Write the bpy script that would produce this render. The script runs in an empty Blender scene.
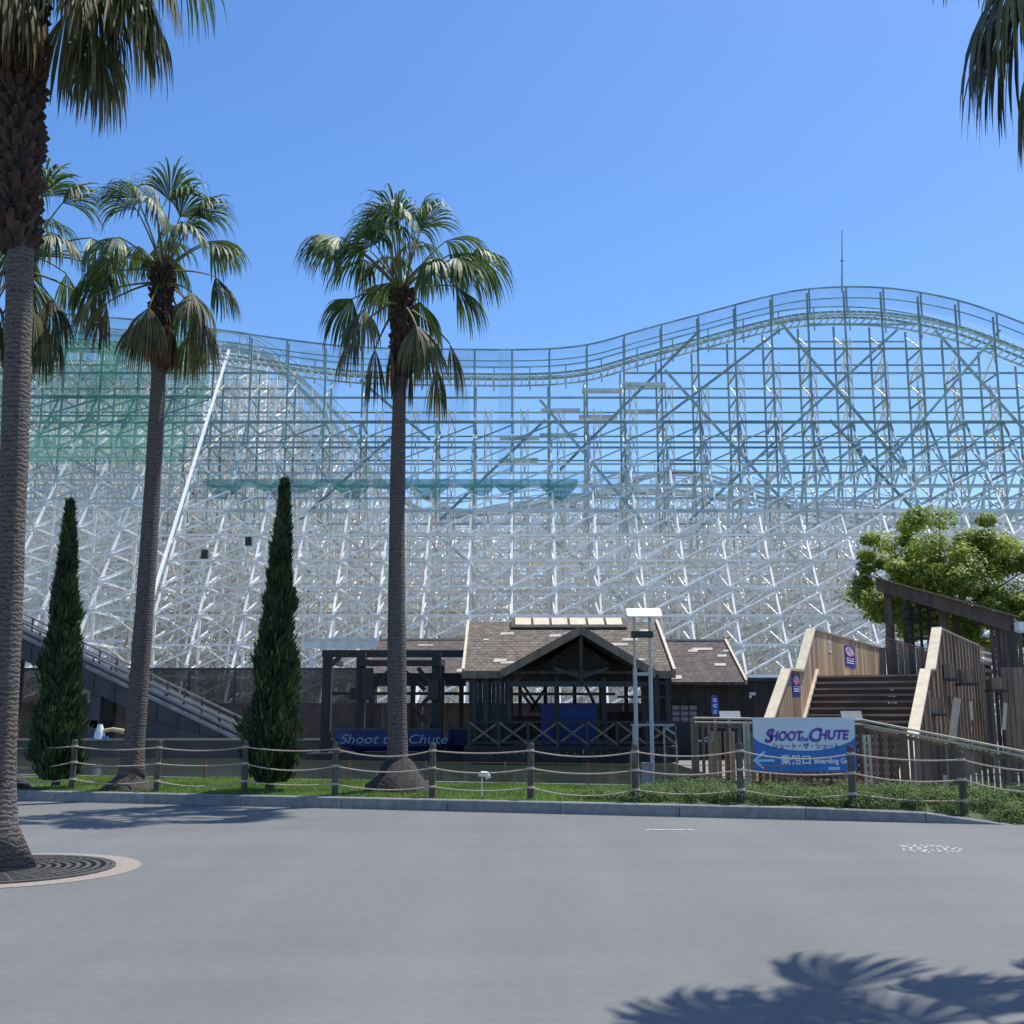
import bpy, math, random
from mathutils import Vector, Matrix
R = math.radians
random.seed(7)
scene = bpy.context.scene
COL = scene.collection
F = 1120.0; TH = math.atan((716-512)/F); EYE = 1.6

def P(x, y, Y):
    u = (x-512)/F; v = (512-y)/F
    dy = math.cos(TH)-v*math.sin(TH); dz = math.sin(TH)+v*math.cos(TH); t = Y/dy
    return Vector((u*t, Y, EYE+dz*t))
def G(x, y, z=0.0):
    u = (x-512)/F; v = (512-y)/F
    dy = math.cos(TH)-v*math.sin(TH); dz = math.sin(TH)+v*math.cos(TH); t = (z-EYE)/dz
    return Vector((u*t, dy*t, z))
def kerbY(X): return 19.2-0.29*(X-0.8)

# ------------------------------------------------------------------ materials
def new_mat(name):
    m = bpy.data.materials.new(name); m.use_nodes = True
    nt = m.node_tree; b = nt.nodes['Principled BSDF']
    return m, nt, b
def mat(name, c, rough=0.7, var=0.25, scale=6.0, bump=0.0, metal=0.0, island=0.0, stretch=None, c2=None, spec=0.5, detail=6):
    m, nt, b = new_mat(name); N = nt.nodes; L = nt.links
    tc = N.new('ShaderNodeTexCoord'); mp = N.new('ShaderNodeMapping'); L.new(tc.outputs['Object'], mp.inputs[0])
    if stretch: mp.inputs['Scale'].default_value = stretch
    nz = N.new('ShaderNodeTexNoise'); nz.inputs['Scale'].default_value = scale; nz.inputs['Detail'].default_value = detail
    L.new(mp.outputs[0], nz.inputs[0])
    rp = N.new('ShaderNodeValToRGB'); L.new(nz.outputs[0], rp.inputs[0])
    lo = [max(0, k*(1-var)) for k in c]; hi = [min(1, k*(1+var)) for k in (c2 or c)]
    rp.color_ramp.elements[0].position = 0.3; rp.color_ramp.elements[0].color = (*lo, 1)
    rp.color_ramp.elements[1].position = 0.7; rp.color_ramp.elements[1].color = (*hi, 1)
    out = rp.outputs[0]
    if island:
        g = N.new('ShaderNodeNewGeometry'); mr = N.new('ShaderNodeMapRange')
        L.new(g.outputs['Random Per Island'], mr.inputs[0]); mr.inputs[3].default_value = 1-island; mr.inputs[4].default_value = 1+island
        hv = N.new('ShaderNodeHueSaturation'); L.new(out, hv.inputs['Color']); L.new(mr.outputs[0], hv.inputs['Value']); out = hv.outputs[0]
    L.new(out, b.inputs['Base Color'])
    b.inputs['Roughness'].default_value = rough; b.inputs['Metallic'].default_value = metal
    b.inputs['Specular IOR Level'].default_value = spec
    if bump:
        bp = N.new('ShaderNodeBump'); bp.inputs['Strength'].default_value = bump; bp.inputs['Distance'].default_value = 0.02
        L.new(nz.outputs[0], bp.inputs['Height']); L.new(bp.outputs[0], b.inputs['Normal'])
    return m
def leaf_mat(name, c, c2, trans=0.35, rough=0.5, island=0.35, scale=3.0):
    m = mat(name, c, rough, 0.2, scale, island=island, c2=c2)
    nt = m.node_tree; N = nt.nodes; L = nt.links; b = N['Principled BSDF']
    src = b.inputs['Base Color'].links[0].from_socket
    tr = N.new('ShaderNodeBsdfTranslucent'); hv = N.new('ShaderNodeHueSaturation'); hv.inputs['Value'].default_value = 1.5
    L.new(src, hv.inputs['Color']); L.new(hv.outputs[0], tr.inputs['Color'])
    mx = N.new('ShaderNodeMixShader'); mx.inputs[0].default_value = trans
    L.new(b.outputs[0], mx.inputs[1]); L.new(tr.outputs[0], mx.inputs[2])
    L.new(mx.outputs[0], N['Material Output'].inputs['Surface'])
    return m
def net_mat(name, c, fac, scale=0.6, spread=0.12):
    m, nt, b = new_mat(name); N = nt.nodes; L = nt.links
    b.inputs['Base Color'].default_value = (*c, 1); b.inputs['Roughness'].default_value = 0.9
    tr = N.new('ShaderNodeBsdfTransparent'); mx = N.new('ShaderNodeMixShader')
    tl = N.new('ShaderNodeBsdfTranslucent'); tl.inputs[0].default_value = (*c, 1)
    m2 = N.new('ShaderNodeMixShader'); m2.inputs[0].default_value = 0.4
    L.new(b.outputs[0], m2.inputs[1]); L.new(tl.outputs[0], m2.inputs[2])
    tc = N.new('ShaderNodeTexCoord'); nz = N.new('ShaderNodeTexNoise'); nz.inputs['Scale'].default_value = scale
    L.new(tc.outputs['Object'], nz.inputs[0])
    mr = N.new('ShaderNodeMapRange'); mr.inputs[1].default_value = .3; mr.inputs[2].default_value = .7
    mr.inputs[3].default_value = fac-spread; mr.inputs[4].default_value = fac+spread
    L.new(nz.outputs[0], mr.inputs[0]); L.new(mr.outputs[0], mx.inputs[0])
    L.new(tr.outputs[0], mx.inputs[1]); L.new(m2.outputs[0], mx.inputs[2])
    L.new(mx.outputs[0], N['Material Output'].inputs['Surface'])
    return m

M = {}
M['white'] = mat('white_paint', (.84,.84,.80), .6, .18, 1.5, island=.12)
M['white_bright'] = mat('bright_white_paint', (.80,.80,.78), .6, .08, 1.5)
M['cream'] = mat('weathered_cream_wood', (.66,.58,.44), .7, .2, 1.5, island=.3)
M['greywood'] = mat('weathered_grey_wood', (.38,.41,.42), .7, .2, 1.5, island=.25)
M['teal'] = mat('coaster_teal', (.25,.37,.36), .6, .2, 1.0, island=.3)
M['teal_pale'] = mat('coaster_pale_teal', (.50,.60,.60), .6, .2, 1.0, island=.2)
M['green_track'] = mat('green_track_paint', (.20,.33,.28), .6, .2, 1.0)
M['net_blue'] = net_mat('guard_net', (.16,.34,.42), .20, .25, .10)
M['net_green'] = net_mat('green_safety_net', (.10,.40,.28), .36, .22, .14)
M['net_pale'] = net_mat('pale_dust_net', (.42,.48,.50), .2, .15, .12)
M['net_dark'] = net_mat('dark_teal_net', (.05,.20,.22), .72, .3, .1)
M['mesh_dark'] = net_mat('brown_mesh', (.07,.06,.05), .66, .8, .06)
M['leaf'] = leaf_mat('palm_leaf', (.038,.08,.02), (.10,.15,.035), .25, .55, .35)
M['leaf_dry'] = leaf_mat('dry_palm_leaf', (.13,.085,.045), (.22,.15,.08), .2, .8, .35)
M['leaf_mid'] = leaf_mat('ageing_palm_leaf', (.05,.065,.022), (.13,.12,.045), .2, .6, .4)
M['petiole'] = mat('palm_petiole', (.14,.15,.05), .5, .2)
M['tree_leaf'] = leaf_mat('tree_leaf', (.13,.185,.022), (.27,.32,.04), .42, .5, .35, 1.2)
M['cypress_leaf'] = leaf_mat('cypress_leaf', (.018,.038,.014), (.055,.095,.03), .15, .7, .6)  # lighter leaf tone stands in for sunlit specks
M['shrub_leaf'] = leaf_mat('shrub_leaf', (.035,.07,.014), (.10,.165,.03), .3, .7, .6)
M['grass'] = leaf_mat('grass_blades', (.11,.19,.03), (.18,.27,.05), .4, .6, .3, .8)
M['soil'] = mat('lawn_soil', (.06,.085,.03), .95, .3, 3, bump=.3)
M['bark'] = mat('bark', (.10,.08,.06), .9, .4, 8, bump=.6)
M['boot'] = mat('palm_leaf_bases', (.055,.034,.025), .9, .4, 9, bump=.6, island=.4)
M['root'] = mat('palm_roots', (.05,.041,.035), .95, .45, 14, bump=1.0)
M['wood_dark'] = mat('dark_stained_timber', (.045,.036,.032), .75, .35, 5, island=.35, stretch=(1,1,.2))
M['wood_green'] = mat('dark_green_boards', (.042,.045,.040), .75, .3, 5, island=.3, stretch=(1,1,.2))
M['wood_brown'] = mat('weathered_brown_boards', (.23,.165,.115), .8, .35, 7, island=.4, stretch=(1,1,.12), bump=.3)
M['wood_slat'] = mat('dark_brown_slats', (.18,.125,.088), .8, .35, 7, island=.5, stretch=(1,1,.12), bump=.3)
M['wood_light'] = mat('sunlit_boards', (.40,.285,.175), .8, .25, 3, island=.38, stretch=(1,1,.12), bump=.3)  # sunlight on stair wall and slats put into this paler colour
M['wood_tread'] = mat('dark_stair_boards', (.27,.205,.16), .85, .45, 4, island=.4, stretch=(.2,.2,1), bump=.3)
M['wood_riser'] = mat('shaded_riser_boards', (.10,.075,.06), .85, .4, 5, island=.5, stretch=(.2,.2,1))  # shade beneath each nosing put into this darker colour
M['wood_mid'] = mat('brown_black_timber', (.095,.07,.055), .8, .35, 6, island=.4, stretch=(1,1,.2))
M['patch'] = mat('bleached_underlay', (.42,.38,.32), .8, .3, 6)
M['cap'] = mat('pale_cap_boards', (.58,.49,.35), .7, .15, 5)
M['bwall'] = mat('brown_wall_panels', (.12,.088,.07), .85, .25, 1.5, island=.2)
M['postwood'] = mat('weathered_post', (.105,.085,.07), .9, .4, 12, bump=.7, stretch=(1,1,.25))
M['rope'] = mat('hemp_rope', (.52,.42,.34), .95, .2, 40, bump=.5)
M['steel'] = mat('grey_steel', (.42,.44,.46), .45, .1, 4, metal=.3)
M['steel_dark'] = mat('dark_steel', (.06,.065,.075), .5, .25, 3, metal=.3)
M['chute'] = mat('weathered_chute_steel', (.06,.064,.072), .6, .35, 1.2, metal=.2)
M['chute_rail'] = mat('pale_chute_rail', (.27,.265,.26), .7, .25, 2)
M['blue'] = mat('blue_tarpaulin', (.012,.045,.24), .55, .25, 1.2, bump=.3)
M['blue_hull'] = mat('dark_blue_hull', (.012,.03,.13), .5, .3, 2)
M['blue_sign'] = mat('blue_sign_face', (.02,.17,.50), .4, .06, 3)
M['blue_dark'] = mat('dark_blue_sign', (.02,.05,.36), .4, .05, 3)
M['sign_pale'] = mat('pale_sign_face', (.66,.72,.78), .45, .04, 3)
M['ink_blue'] = mat('blue_lettering', (.02,.09,.45), .5, .02, 3)
M['ink_red'] = mat('red_lettering', (.62,.03,.10), .5, .02, 3)
M['ink_navy'] = mat('navy_lettering', (.02,.03,.12), .5, .02, 3)
M['ink_sky'] = mat('pale_blue_lettering', (.42,.62,.80), .5, .02, 3)
M['ink_pale'] = mat('shaded_pale_lettering', (.20,.27,.38), .5, .1, 3)  # pale lettering dimmed in colour for the shade under the pergola
M['orange'] = mat('orange_rail_paint', (.30,.12,.06), .6, .2, 5)
M['iron'] = mat('cast_iron_grate', (.075,.07,.062), .7, .35, 12, bump=.3, metal=.2)
M['ringstone'] = mat('beige_ring_paving', (.27,.23,.195), .9, .25, 30, bump=.3)
M['black'] = mat('black_plastic', (.02,.02,.022), .5, .1, 3)
M['greybox'] = mat('grey_box', (.34,.35,.35), .6, .1, 3)
M['yellow'] = mat('faded_yellow_pipe', (.5,.42,.22), .6, .15, 3)

def glass_mat():
    m, nt, b = new_mat('window_glass'); N = nt.nodes; L = nt.links
    g = N.new('ShaderNodeBsdfGlossy'); g.inputs['Roughness'].default_value = .05; g.inputs[0].default_value = (.8,.85,.9,1)
    t = N.new('ShaderNodeBsdfTransparent'); t.inputs[0].default_value = (.72,.8,.8,1)
    mx = N.new('ShaderNodeMixShader'); mx.inputs[0].default_value = .12
    L.new(t.outputs[0], mx.inputs[1]); L.new(g.outputs[0], mx.inputs[2]); L.new(mx.outputs[0], N['Material Output'].inputs['Surface'])
    return m
M['glass'] = glass_mat()
def water_mat():
    m, nt, b = new_mat('pond_water'); N = nt.nodes; L = nt.links
    tc = N.new('ShaderNodeTexCoord'); nz = N.new('ShaderNodeTexNoise'); nz.inputs['Scale'].default_value = 3; nz.inputs['Detail'].default_value = 5
    L.new(tc.outputs['Object'], nz.inputs[0]); bp = N.new('ShaderNodeBump'); bp.inputs['Strength'].default_value = .35; bp.inputs['Distance'].default_value = .05
    L.new(nz.outputs[0], bp.inputs['Height']); L.new(bp.outputs[0], b.inputs['Normal'])
    b.inputs['Base Color'].default_value = (.035,.045,.028,1); b.inputs['Roughness'].default_value = .12
    return m
M['water'] = water_mat()
def asphalt_mat():
    m, nt, b = new_mat('painted_asphalt'); N = nt.nodes; L = nt.links
    tc = N.new('ShaderNodeTexCoord')
    def noise(scale, st, detail=5, rot=0):
        mp = N.new('ShaderNodeMapping'); mp.inputs['Scale'].default_value = st; mp.inputs['Rotation'].default_value = (0,0,rot)
        L.new(tc.outputs['Object'], mp.inputs[0]); n = N.new('ShaderNodeTexNoise'); n.inputs['Scale'].default_value = scale; n.inputs['Detail'].default_value = detail
        L.new(mp.outputs[0], n.inputs[0]); return n.outputs[0]
    big = noise(.25, (1,1,1), 4); streak = noise(.9, (1,.12,1), 6, .5); streak2 = noise(1.3, (.12,1,1), 5, .15); fine = noise(110, (1,1,1), 3)
    def mr(s, a, c_, d0=.3, d1=.7):
        n = N.new('ShaderNodeMapRange'); L.new(s, n.inputs[0]); n.inputs[1].default_value = d0; n.inputs[2].default_value = d1; n.inputs[3].default_value = a; n.inputs[4].default_value = c_; return n.outputs[0]
    def mul(a, c_):
        n = N.new('ShaderNodeMath'); n.operation = 'MULTIPLY'; L.new(a, n.inputs[0]); L.new(c_, n.inputs[1]); return n.outputs[0]
    v = mul(mul(mul(mr(big, .93, 1.07), mr(streak, .90, 1.08)), mr(streak2, .94, 1.05)), mul(mr(fine, .76, 1.22), mr(noise(9, (1,1,1), 6), .93, 1.06)))
    hv = N.new('ShaderNodeHueSaturation'); hv.inputs['Color'].default_value = (.138,.142,.136,1); L.new(v, hv.inputs['Value'])
    L.new(hv.outputs[0], b.inputs['Base Color']); b.inputs['Roughness'].default_value = .82
    bp = N.new('ShaderNodeBump'); bp.inputs['Strength'].default_value = .25; bp.inputs['Distance'].default_value = .004
    L.new(fine, bp.inputs['Height']); L.new(bp.outputs[0], b.inputs['Normal'])
    return m
M['asphalt'] = asphalt_mat()
M['kerb'] = mat('kerb_concrete', (.235,.235,.235), .85, .2, 7, bump=.25, island=.08)
M['ground'] = mat('compacted_ground', (.20,.19,.17), .95, .2, .7)
M['mark'] = mat('worn_white_marking', (.62,.63,.62), .8, .15, 20)

def shingle_mat(name, c1, c2):
    m, nt, b = new_mat(name); N = nt.nodes; L = nt.links
    tc = N.new('ShaderNodeTexCoord'); br = N.new('ShaderNodeTexBrick'); mp = N.new('ShaderNodeMapping')
    L.new(tc.outputs['Object'], mp.inputs[0]); mp.inputs['Rotation'].default_value = (R(-90),0,0)
    L.new(mp.outputs[0], br.inputs[0]); br.inputs['Scale'].default_value = 1; br.inputs['Brick Width'].default_value = .22
    br.inputs['Row Height'].default_value = .11; br.inputs['Mortar Size'].default_value = .012; br.inputs['Bias'].default_value = .0
    br.inputs['Color1'].default_value = (*c1,1); br.inputs['Color2'].default_value = (*c2,1); br.inputs['Mortar'].default_value = (.05,.04,.035,1)
    nz = N.new('ShaderNodeTexNoise'); nz.inputs['Scale'].default_value = 3.5; nz.inputs['Detail'].default_value = 8; L.new(tc.outputs['Object'], nz.inputs[0])
    mr = N.new('ShaderNodeMapRange'); L.new(nz.outputs[0], mr.inputs[0]); mr.inputs[1].default_value = .3; mr.inputs[2].default_value = .7; mr.inputs[3].default_value = .55; mr.inputs[4].default_value = 1.5
    hv = N.new('ShaderNodeHueSaturation'); L.new(br.outputs[0], hv.inputs['Color']); L.new(mr.outputs[0], hv.inputs['Value'])
    L.new(hv.outputs[0], b.inputs['Base Color']); b.inputs['Roughness'].default_value = .9
    bp = N.new('ShaderNodeBump'); bp.inputs['Strength'].default_value = .6; bp.inputs['Distance'].default_value = .02
    L.new(br.outputs[1], bp.inputs['Height']); bp.invert = True; L.new(bp.outputs[0], b.inputs['Normal'])
    return m
M['shingle'] = shingle_mat('warm_roof_shingles', (.125,.10,.075), (.165,.135,.10))
M['shingle_dark'] = shingle_mat('dark_roof_shingles', (.08,.064,.055), (.105,.085,.072))
def trunk_mat():
    m, nt, b = new_mat('palm_trunk'); N = nt.nodes; L = nt.links
    tc = N.new('ShaderNodeTexCoord')
    w = N.new('ShaderNodeTexWave'); w.bands_direction = 'Z'; w.inputs['Scale'].default_value = 5.5; w.inputs['Distortion'].default_value = 8; w.inputs['Detail'].default_value = 4; w.inputs['Detail Scale'].default_value = 2.5
    L.new(tc.outputs['Object'], w.inputs[0])
    nz = N.new('ShaderNodeTexNoise'); nz.inputs['Scale'].default_value = 12; nz.inputs['Detail'].default_value = 7
    mp = N.new('ShaderNodeMapping'); mp.inputs['Scale'].default_value = (2.2,2.2,.35); L.new(tc.outputs['Object'], mp.inputs[0]); L.new(mp.outputs[0], nz.inputs[0])
    ad = N.new('ShaderNodeMath'); L.new(w.outputs[1], ad.inputs[0]); L.new(nz.outputs[0], ad.inputs[1])
    rp = N.new('ShaderNodeValToRGB'); L.new(ad.outputs[0], rp.inputs[0])
    rp.color_ramp.elements[0].position = .35; rp.color_ramp.elements[0].color = (.035,.027,.025,1)
    rp.color_ramp.elements[1].position = .95; rp.color_ramp.elements[1].color = (.13,.105,.093,1)
    L.new(rp.outputs[0], b.inputs['Base Color']); b.inputs['Roughness'].default_value = .9
    bp = N.new('ShaderNodeBump'); bp.inputs['Strength'].default_value = .55; bp.inputs['Distance'].default_value = .02
    L.new(ad.outputs[0], bp.inputs['Height']); L.new(bp.outputs[0], b.inputs['Normal'])
    return m
M['trunk'] = trunk_mat()

# ------------------------------------------------------------------ mesh builder
class MB:
    def __init__(s): s.v = []; s.f = []; s.m = []
    def add(s, vs, fs, mi=0):
        o = len(s.v); s.v += [tuple(v) for v in vs]; s.f += [tuple(i+o for i in f) for f in fs]; s.m += [mi]*len(fs)
    def box(s, a, b, mi=0):
        x0,y0,z0 = a; x1,y1,z1 = b
        s.add([(x0,y0,z0),(x1,y0,z0),(x1,y1,z0),(x0,y1,z0),(x0,y0,z1),(x1,y0,z1),(x1,y1,z1),(x0,y1,z1)],
              [(0,3,2,1),(4,5,6,7),(0,1,5,4),(1,2,6,5),(2,3,7,6),(3,0,4,7)], mi)
    def beam(s, p, q, w, h=None, mi=0, up=(0,0,1)):
        h = h or w; p = Vector(p); q = Vector(q); d = q-p
        if d.length < 1e-6: return
        d.normalize(); u = Vector(up)
        if abs(d.dot(u)) > .98: u = Vector((0,1,0))
        sd = d.cross(u).normalized(); u = sd.cross(d).normalized(); sd *= w/2; u *= h/2
        vs = [p-sd-u, p+sd-u, p+sd+u, p-sd+u, q-sd-u, q+sd-u, q+sd+u, q-sd+u]
        s.add(vs, [(3,2,1,0),(4,5,6,7),(0,1,5,4),(1,2,6,5),(2,3,7,6),(3,0,4,7)], mi)
    def tube(s, pts, r, n=8, mi=0, cap=True):
        pts = [Vector(p) for p in pts]; k = len(pts); rr = r if isinstance(r, (list, tuple)) else [r]*k
        o = []
        for i, p in enumerate(pts):
            d = (pts[min(i+1,k-1)]-pts[max(i-1,0)]).normalized()
            u = Vector((0,1,0)) if abs(d.z) > .9 else Vector((0,0,1))
            a = d.cross(u).normalized(); b = a.cross(d)
            for j in range(n):
                t = 2*math.pi*j/n; o.append(p+(a*math.cos(t)+b*math.sin(t))*rr[i])
        fs = [(i*n+j, i*n+(j+1)%n, (i+1)*n+(j+1)%n, (i+1)*n+j) for i in range(k-1) for j in range(n)]
        if cap: fs += [tuple(range(n))[::-1], tuple(range((k-1)*n, k*n))]
        s.add(o, fs, mi)
    def prism(s, poly, ext, mi=0):
        poly = [Vector(p) for p in poly]; e = Vector(ext); n = len(poly)
        s.add(poly+[p+e for p in poly], [tuple(range(n)), tuple(range(n, 2*n))[::-1]]+[(j, (j+1)%n+0, (j+1)%n+n, j+n)[::-1] for j in range(n)], mi)
    def build(s, name, mats, parent=None, loc=None, smooth=False):
        if not isinstance(mats, (list, tuple)): mats = [mats]
        me = bpy.data.meshes.new(name)
        off = Vector((0,0,0))
        if loc is not None: off = Vector(loc)
        elif parent is not None:
            p = parent
            while p is not None: off += p.location; p = p.parent
        me.from_pydata([(v[0]-off.x, v[1]-off.y, v[2]-off.z) for v in s.v], [], s.f)
        for m in mats: me.materials.append(M[m])
        if len(mats) > 1: me.polygons.foreach_set('material_index', s.m)
        if smooth: me.polygons.foreach_set('use_smooth', [True]*len(me.polygons))
        me.update()
        o = bpy.data.objects.new(name, me); COL.objects.link(o)
        if parent is not None: o.parent = parent
        elif loc is not None: o.location = loc
        return o
def thing(name, label, cat, loc=(0,0,0), rz=0, group=None):
    o = bpy.data.objects.new(name, None); COL.objects.link(o); o.location = loc; o.rotation_euler.z = rz
    o.empty_display_size = .3
    o['label'] = label; o['category'] = cat
    if group: o['group'] = group
    return o
def tag(o, label, cat, group=None):
    o['label'] = label; o['category'] = cat
    if group: o['group'] = group
    return o
def struct(o): o['kind'] = 'structure'; return o
def fix_normals(o):
    import bmesh
    bm = bmesh.new(); bm.from_mesh(o.data); bmesh.ops.recalc_face_normals(bm, faces=bm.faces); bm.to_mesh(o.data); bm.free()
def dup(root, loc, rz, label, group=None):
    c = root.copy(); COL.objects.link(c); c.location = loc; c.rotation_euler.z = rz; c['label'] = label
    if group: c['group'] = group
    for ch in list(root.children):
        k = ch.copy(); COL.objects.link(k); k.parent = c
        for g in ch.children:
            d = g.copy(); COL.objects.link(d); d.parent = k
    return c
def text_part(body, size, mi, pos, parent, name='lettering', ext=.003, align='CENTER', sx=1.0, shear=0, bold=0, rz=0):
    cu = bpy.data.curves.new(name, 'FONT'); cu.body = body; cu.size = size; cu.extrude = ext; cu.align_x = align; cu.align_y = 'CENTER'; cu.shear = shear; cu.offset = bold
    cu.resolution_u = 3
    t = bpy.data.objects.new(name, cu); COL.objects.link(t)
    dg = bpy.context.evaluated_depsgraph_get(); dg.update()
    me = bpy.data.meshes.new_from_object(t.evaluated_get(dg)); bpy.data.objects.remove(t); bpy.data.curves.remove(cu)
    me.transform(Matrix.Rotation(rz, 4, 'Z') @ Matrix.Rotation(math.pi/2, 4, 'X') @ Matrix.Diagonal((sx,1,1,1)))
    me.materials.clear(); me.materials.append(M[mi]); me.name = name
    o = bpy.data.objects.new(name, me); COL.objects.link(o); o.parent = parent
    o.location = Vector(pos)-parent.location
    return o

# ------------------------------------------------------------------ setting
mb = MB(); S = 900
mb.add([(-S,-60,-.03),(S,-60,-.03),(S,1500,-.03),(-S,1500,-.03)], [(0,1,2,3)])
struct(mb.build('ground', 'ground'))
mb = MB(); mb.add([(-60,-30,0),(60,-30,0),(60,kerbY(60)+.1 if False else 17,0),(8.2,17.15,0),(-60,kerbY(-60)+.05,0)], [(0,1,2,3,4)])
struct(mb.build('plaza_pavement', 'asphalt'))
# side strip to the right of the bed
mb = MB(); mb.add([(8.2,17.1,-.006),(60,16.9,-.006),(60,60,-.006),(8.2,24,-.006)], [(0,1,2,3)])
struct(mb.build('side_path', 'asphalt'))
# kerb in blocks
KH = .19
kd = Vector((1,-.29,0)).normalized(); kn = Vector((.29,1,0)).normalized()
def KP(X, off, z): return Vector((X, kerbY(X), 0))+kn*off+Vector((0,0,z))
mb = MB(); x = -60
xs = []
while x < 6.2: xs.append(x); x += 1.9
xs.append(6.3)
def kh(X): return KH if X <= 6.0 else KH-(X-6.0)*.13
segs = [(a, b) for a, b in zip(xs, xs[1:])]+[(6.3,7.3),(7.3,8.0)]
for a, b in segs:
    g = .006; a += g; b -= g
    ha, hb = kh(a), kh(b); w = .18; c = .015
    sec = lambda X, h: [KP(X,0,-.02), KP(X,0,h-c), KP(X,c,h), KP(X,w,h), KP(X,w,-.02)]
    vs = sec(a,ha)+sec(b,hb)
    mb.add(vs, [(0,1,6,5),(1,2,7,6),(2,3,8,7),(3,4,9,8),(4,3,2,1,0),(5,6,7,8,9)])
struct(mb.build('kerb_strip', 'kerb'))
# raised bed behind kerb with bank edge to pond
random.seed(3)
BANK = 3.5
mb = MB(); nx, ny = 120, 14
def bedz(X, t):
    z = KH-.02+.10*math.sin(min(1,t/4.5)*math.pi*.5)
    if X > 6: z -= (X-6)*.13*max(0,1-t/1.5)
    return z+.012*math.sin(X*2.1+t)+.012*math.sin(X*.7-t*2)
for i in range(nx+1):
    X = -60+68*i/nx
    for j in range(ny+1):
        t = .18+(BANK-.18)*j/ny; p = KP(X,t,0); p.z = bedz(X,t); mb.v.append(tuple(p))
for i in range(nx):
    for j in range(ny):
        a = i*(ny+1)+j; mb.f.append((a,a+ny+1,a+ny+2,a+1)); mb.m.append(0)
struct(mb.build('garden_bed', 'soil', smooth=True))
mb = MB()
mb.beam(KP(-60,BANK+.06,.1), KP(8,BANK+.06,.1), .14, .36)
struct(mb.build('pond_bank', 'kerb'))
mb = MB(); mb.add([(-60,24,.012),(5.5,22,.012),(5.5,43.6,.012),(-60,43.6,.012)], [(0,1,2,3)])
struct(mb.build('pond_water', 'water'))

# grass blades
def blades(name, n, X0, X1, t0, t1, h, mi, w=.010):
    mb = MB()
    for _ in range(n):
        X = random.uniform(X0,X1); t = random.uniform(t0,t1); p = KP(X,t,0); p.z = bedz(X,t)-.005
        a = random.uniform(0,6.28); d = Vector((math.cos(a),math.sin(a),0)); hh = h*random.uniform(.5,1.2)
        tip = p+Vector((random.uniform(-.5,.5)*hh, random.uniform(-.5,.5)*hh, hh))
        mb.add([p-d*w, p+d*w, tip], [(0,1,2)])
    o = mb.build(name, mi); o['kind'] = 'stuff'; return o
tag(blades('grass', 60000, -11.5, 2.2, .2, BANK, .05, 'grass'), 'short sunlit green lawn strip behind the kerb under the palms', 'grass')

# ground cover shrubs (uncountable low juniper bed)
def leafball(mb, c, rx, ry, rz, n, size, shell=.5, up=.3, rnd=random):
    for _ in range(n):
        while True:
            d = Vector((rnd.gauss(0,1), rnd.gauss(0,1), rnd.gauss(0,1)))
            if d.length > .01: break
        d.normalize(); r = shell+(1-shell)*rnd.random()**.5
        p = Vector((c[0]+d.x*rx*r, c[1]+d.y*ry*r, c[2]+d.z*rz*r))
        nrm = (d+Vector((rnd.uniform(-.7,.7),rnd.uniform(-.7,.7),up+rnd.uniform(-.5,.7)))).normalized()
        a = nrm.cross(Vector((rnd.uniform(-1,1),rnd.uniform(-1,1),rnd.uniform(-1,1)))).normalized(); b = nrm.cross(a)
        s = size*rnd.uniform(.6,1.3)
        mb.add([p-a*s, p-b*s*.45, p+a*s, p+b*s*.45], [(0,1,2,3)])
mb = MB(); rs = random.Random(5)
for k in range(470):
    X = rs.uniform(.9,8.0); t = rs.uniform(.45,1.9) if X < 2 else rs.uniform(.28,2.7)
    p = KP(X,t,0); z = bedz(X,t)
    h = rs.uniform(.08,.2)*(1 if X > 2 else .7)
    leafball(mb, (p.x,p.y,z+h*.4), rs.uniform(.12,.3), rs.uniform(.12,.25), h*1.15, 200, .023, .35, .5, rs)
o = mb.build('shrub_groundcover', 'shrub_leaf'); o['kind'] = 'stuff'; tag(o, 'low dark green shrub groundcover along the kerb below the blue sign', 'shrubs')

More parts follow.
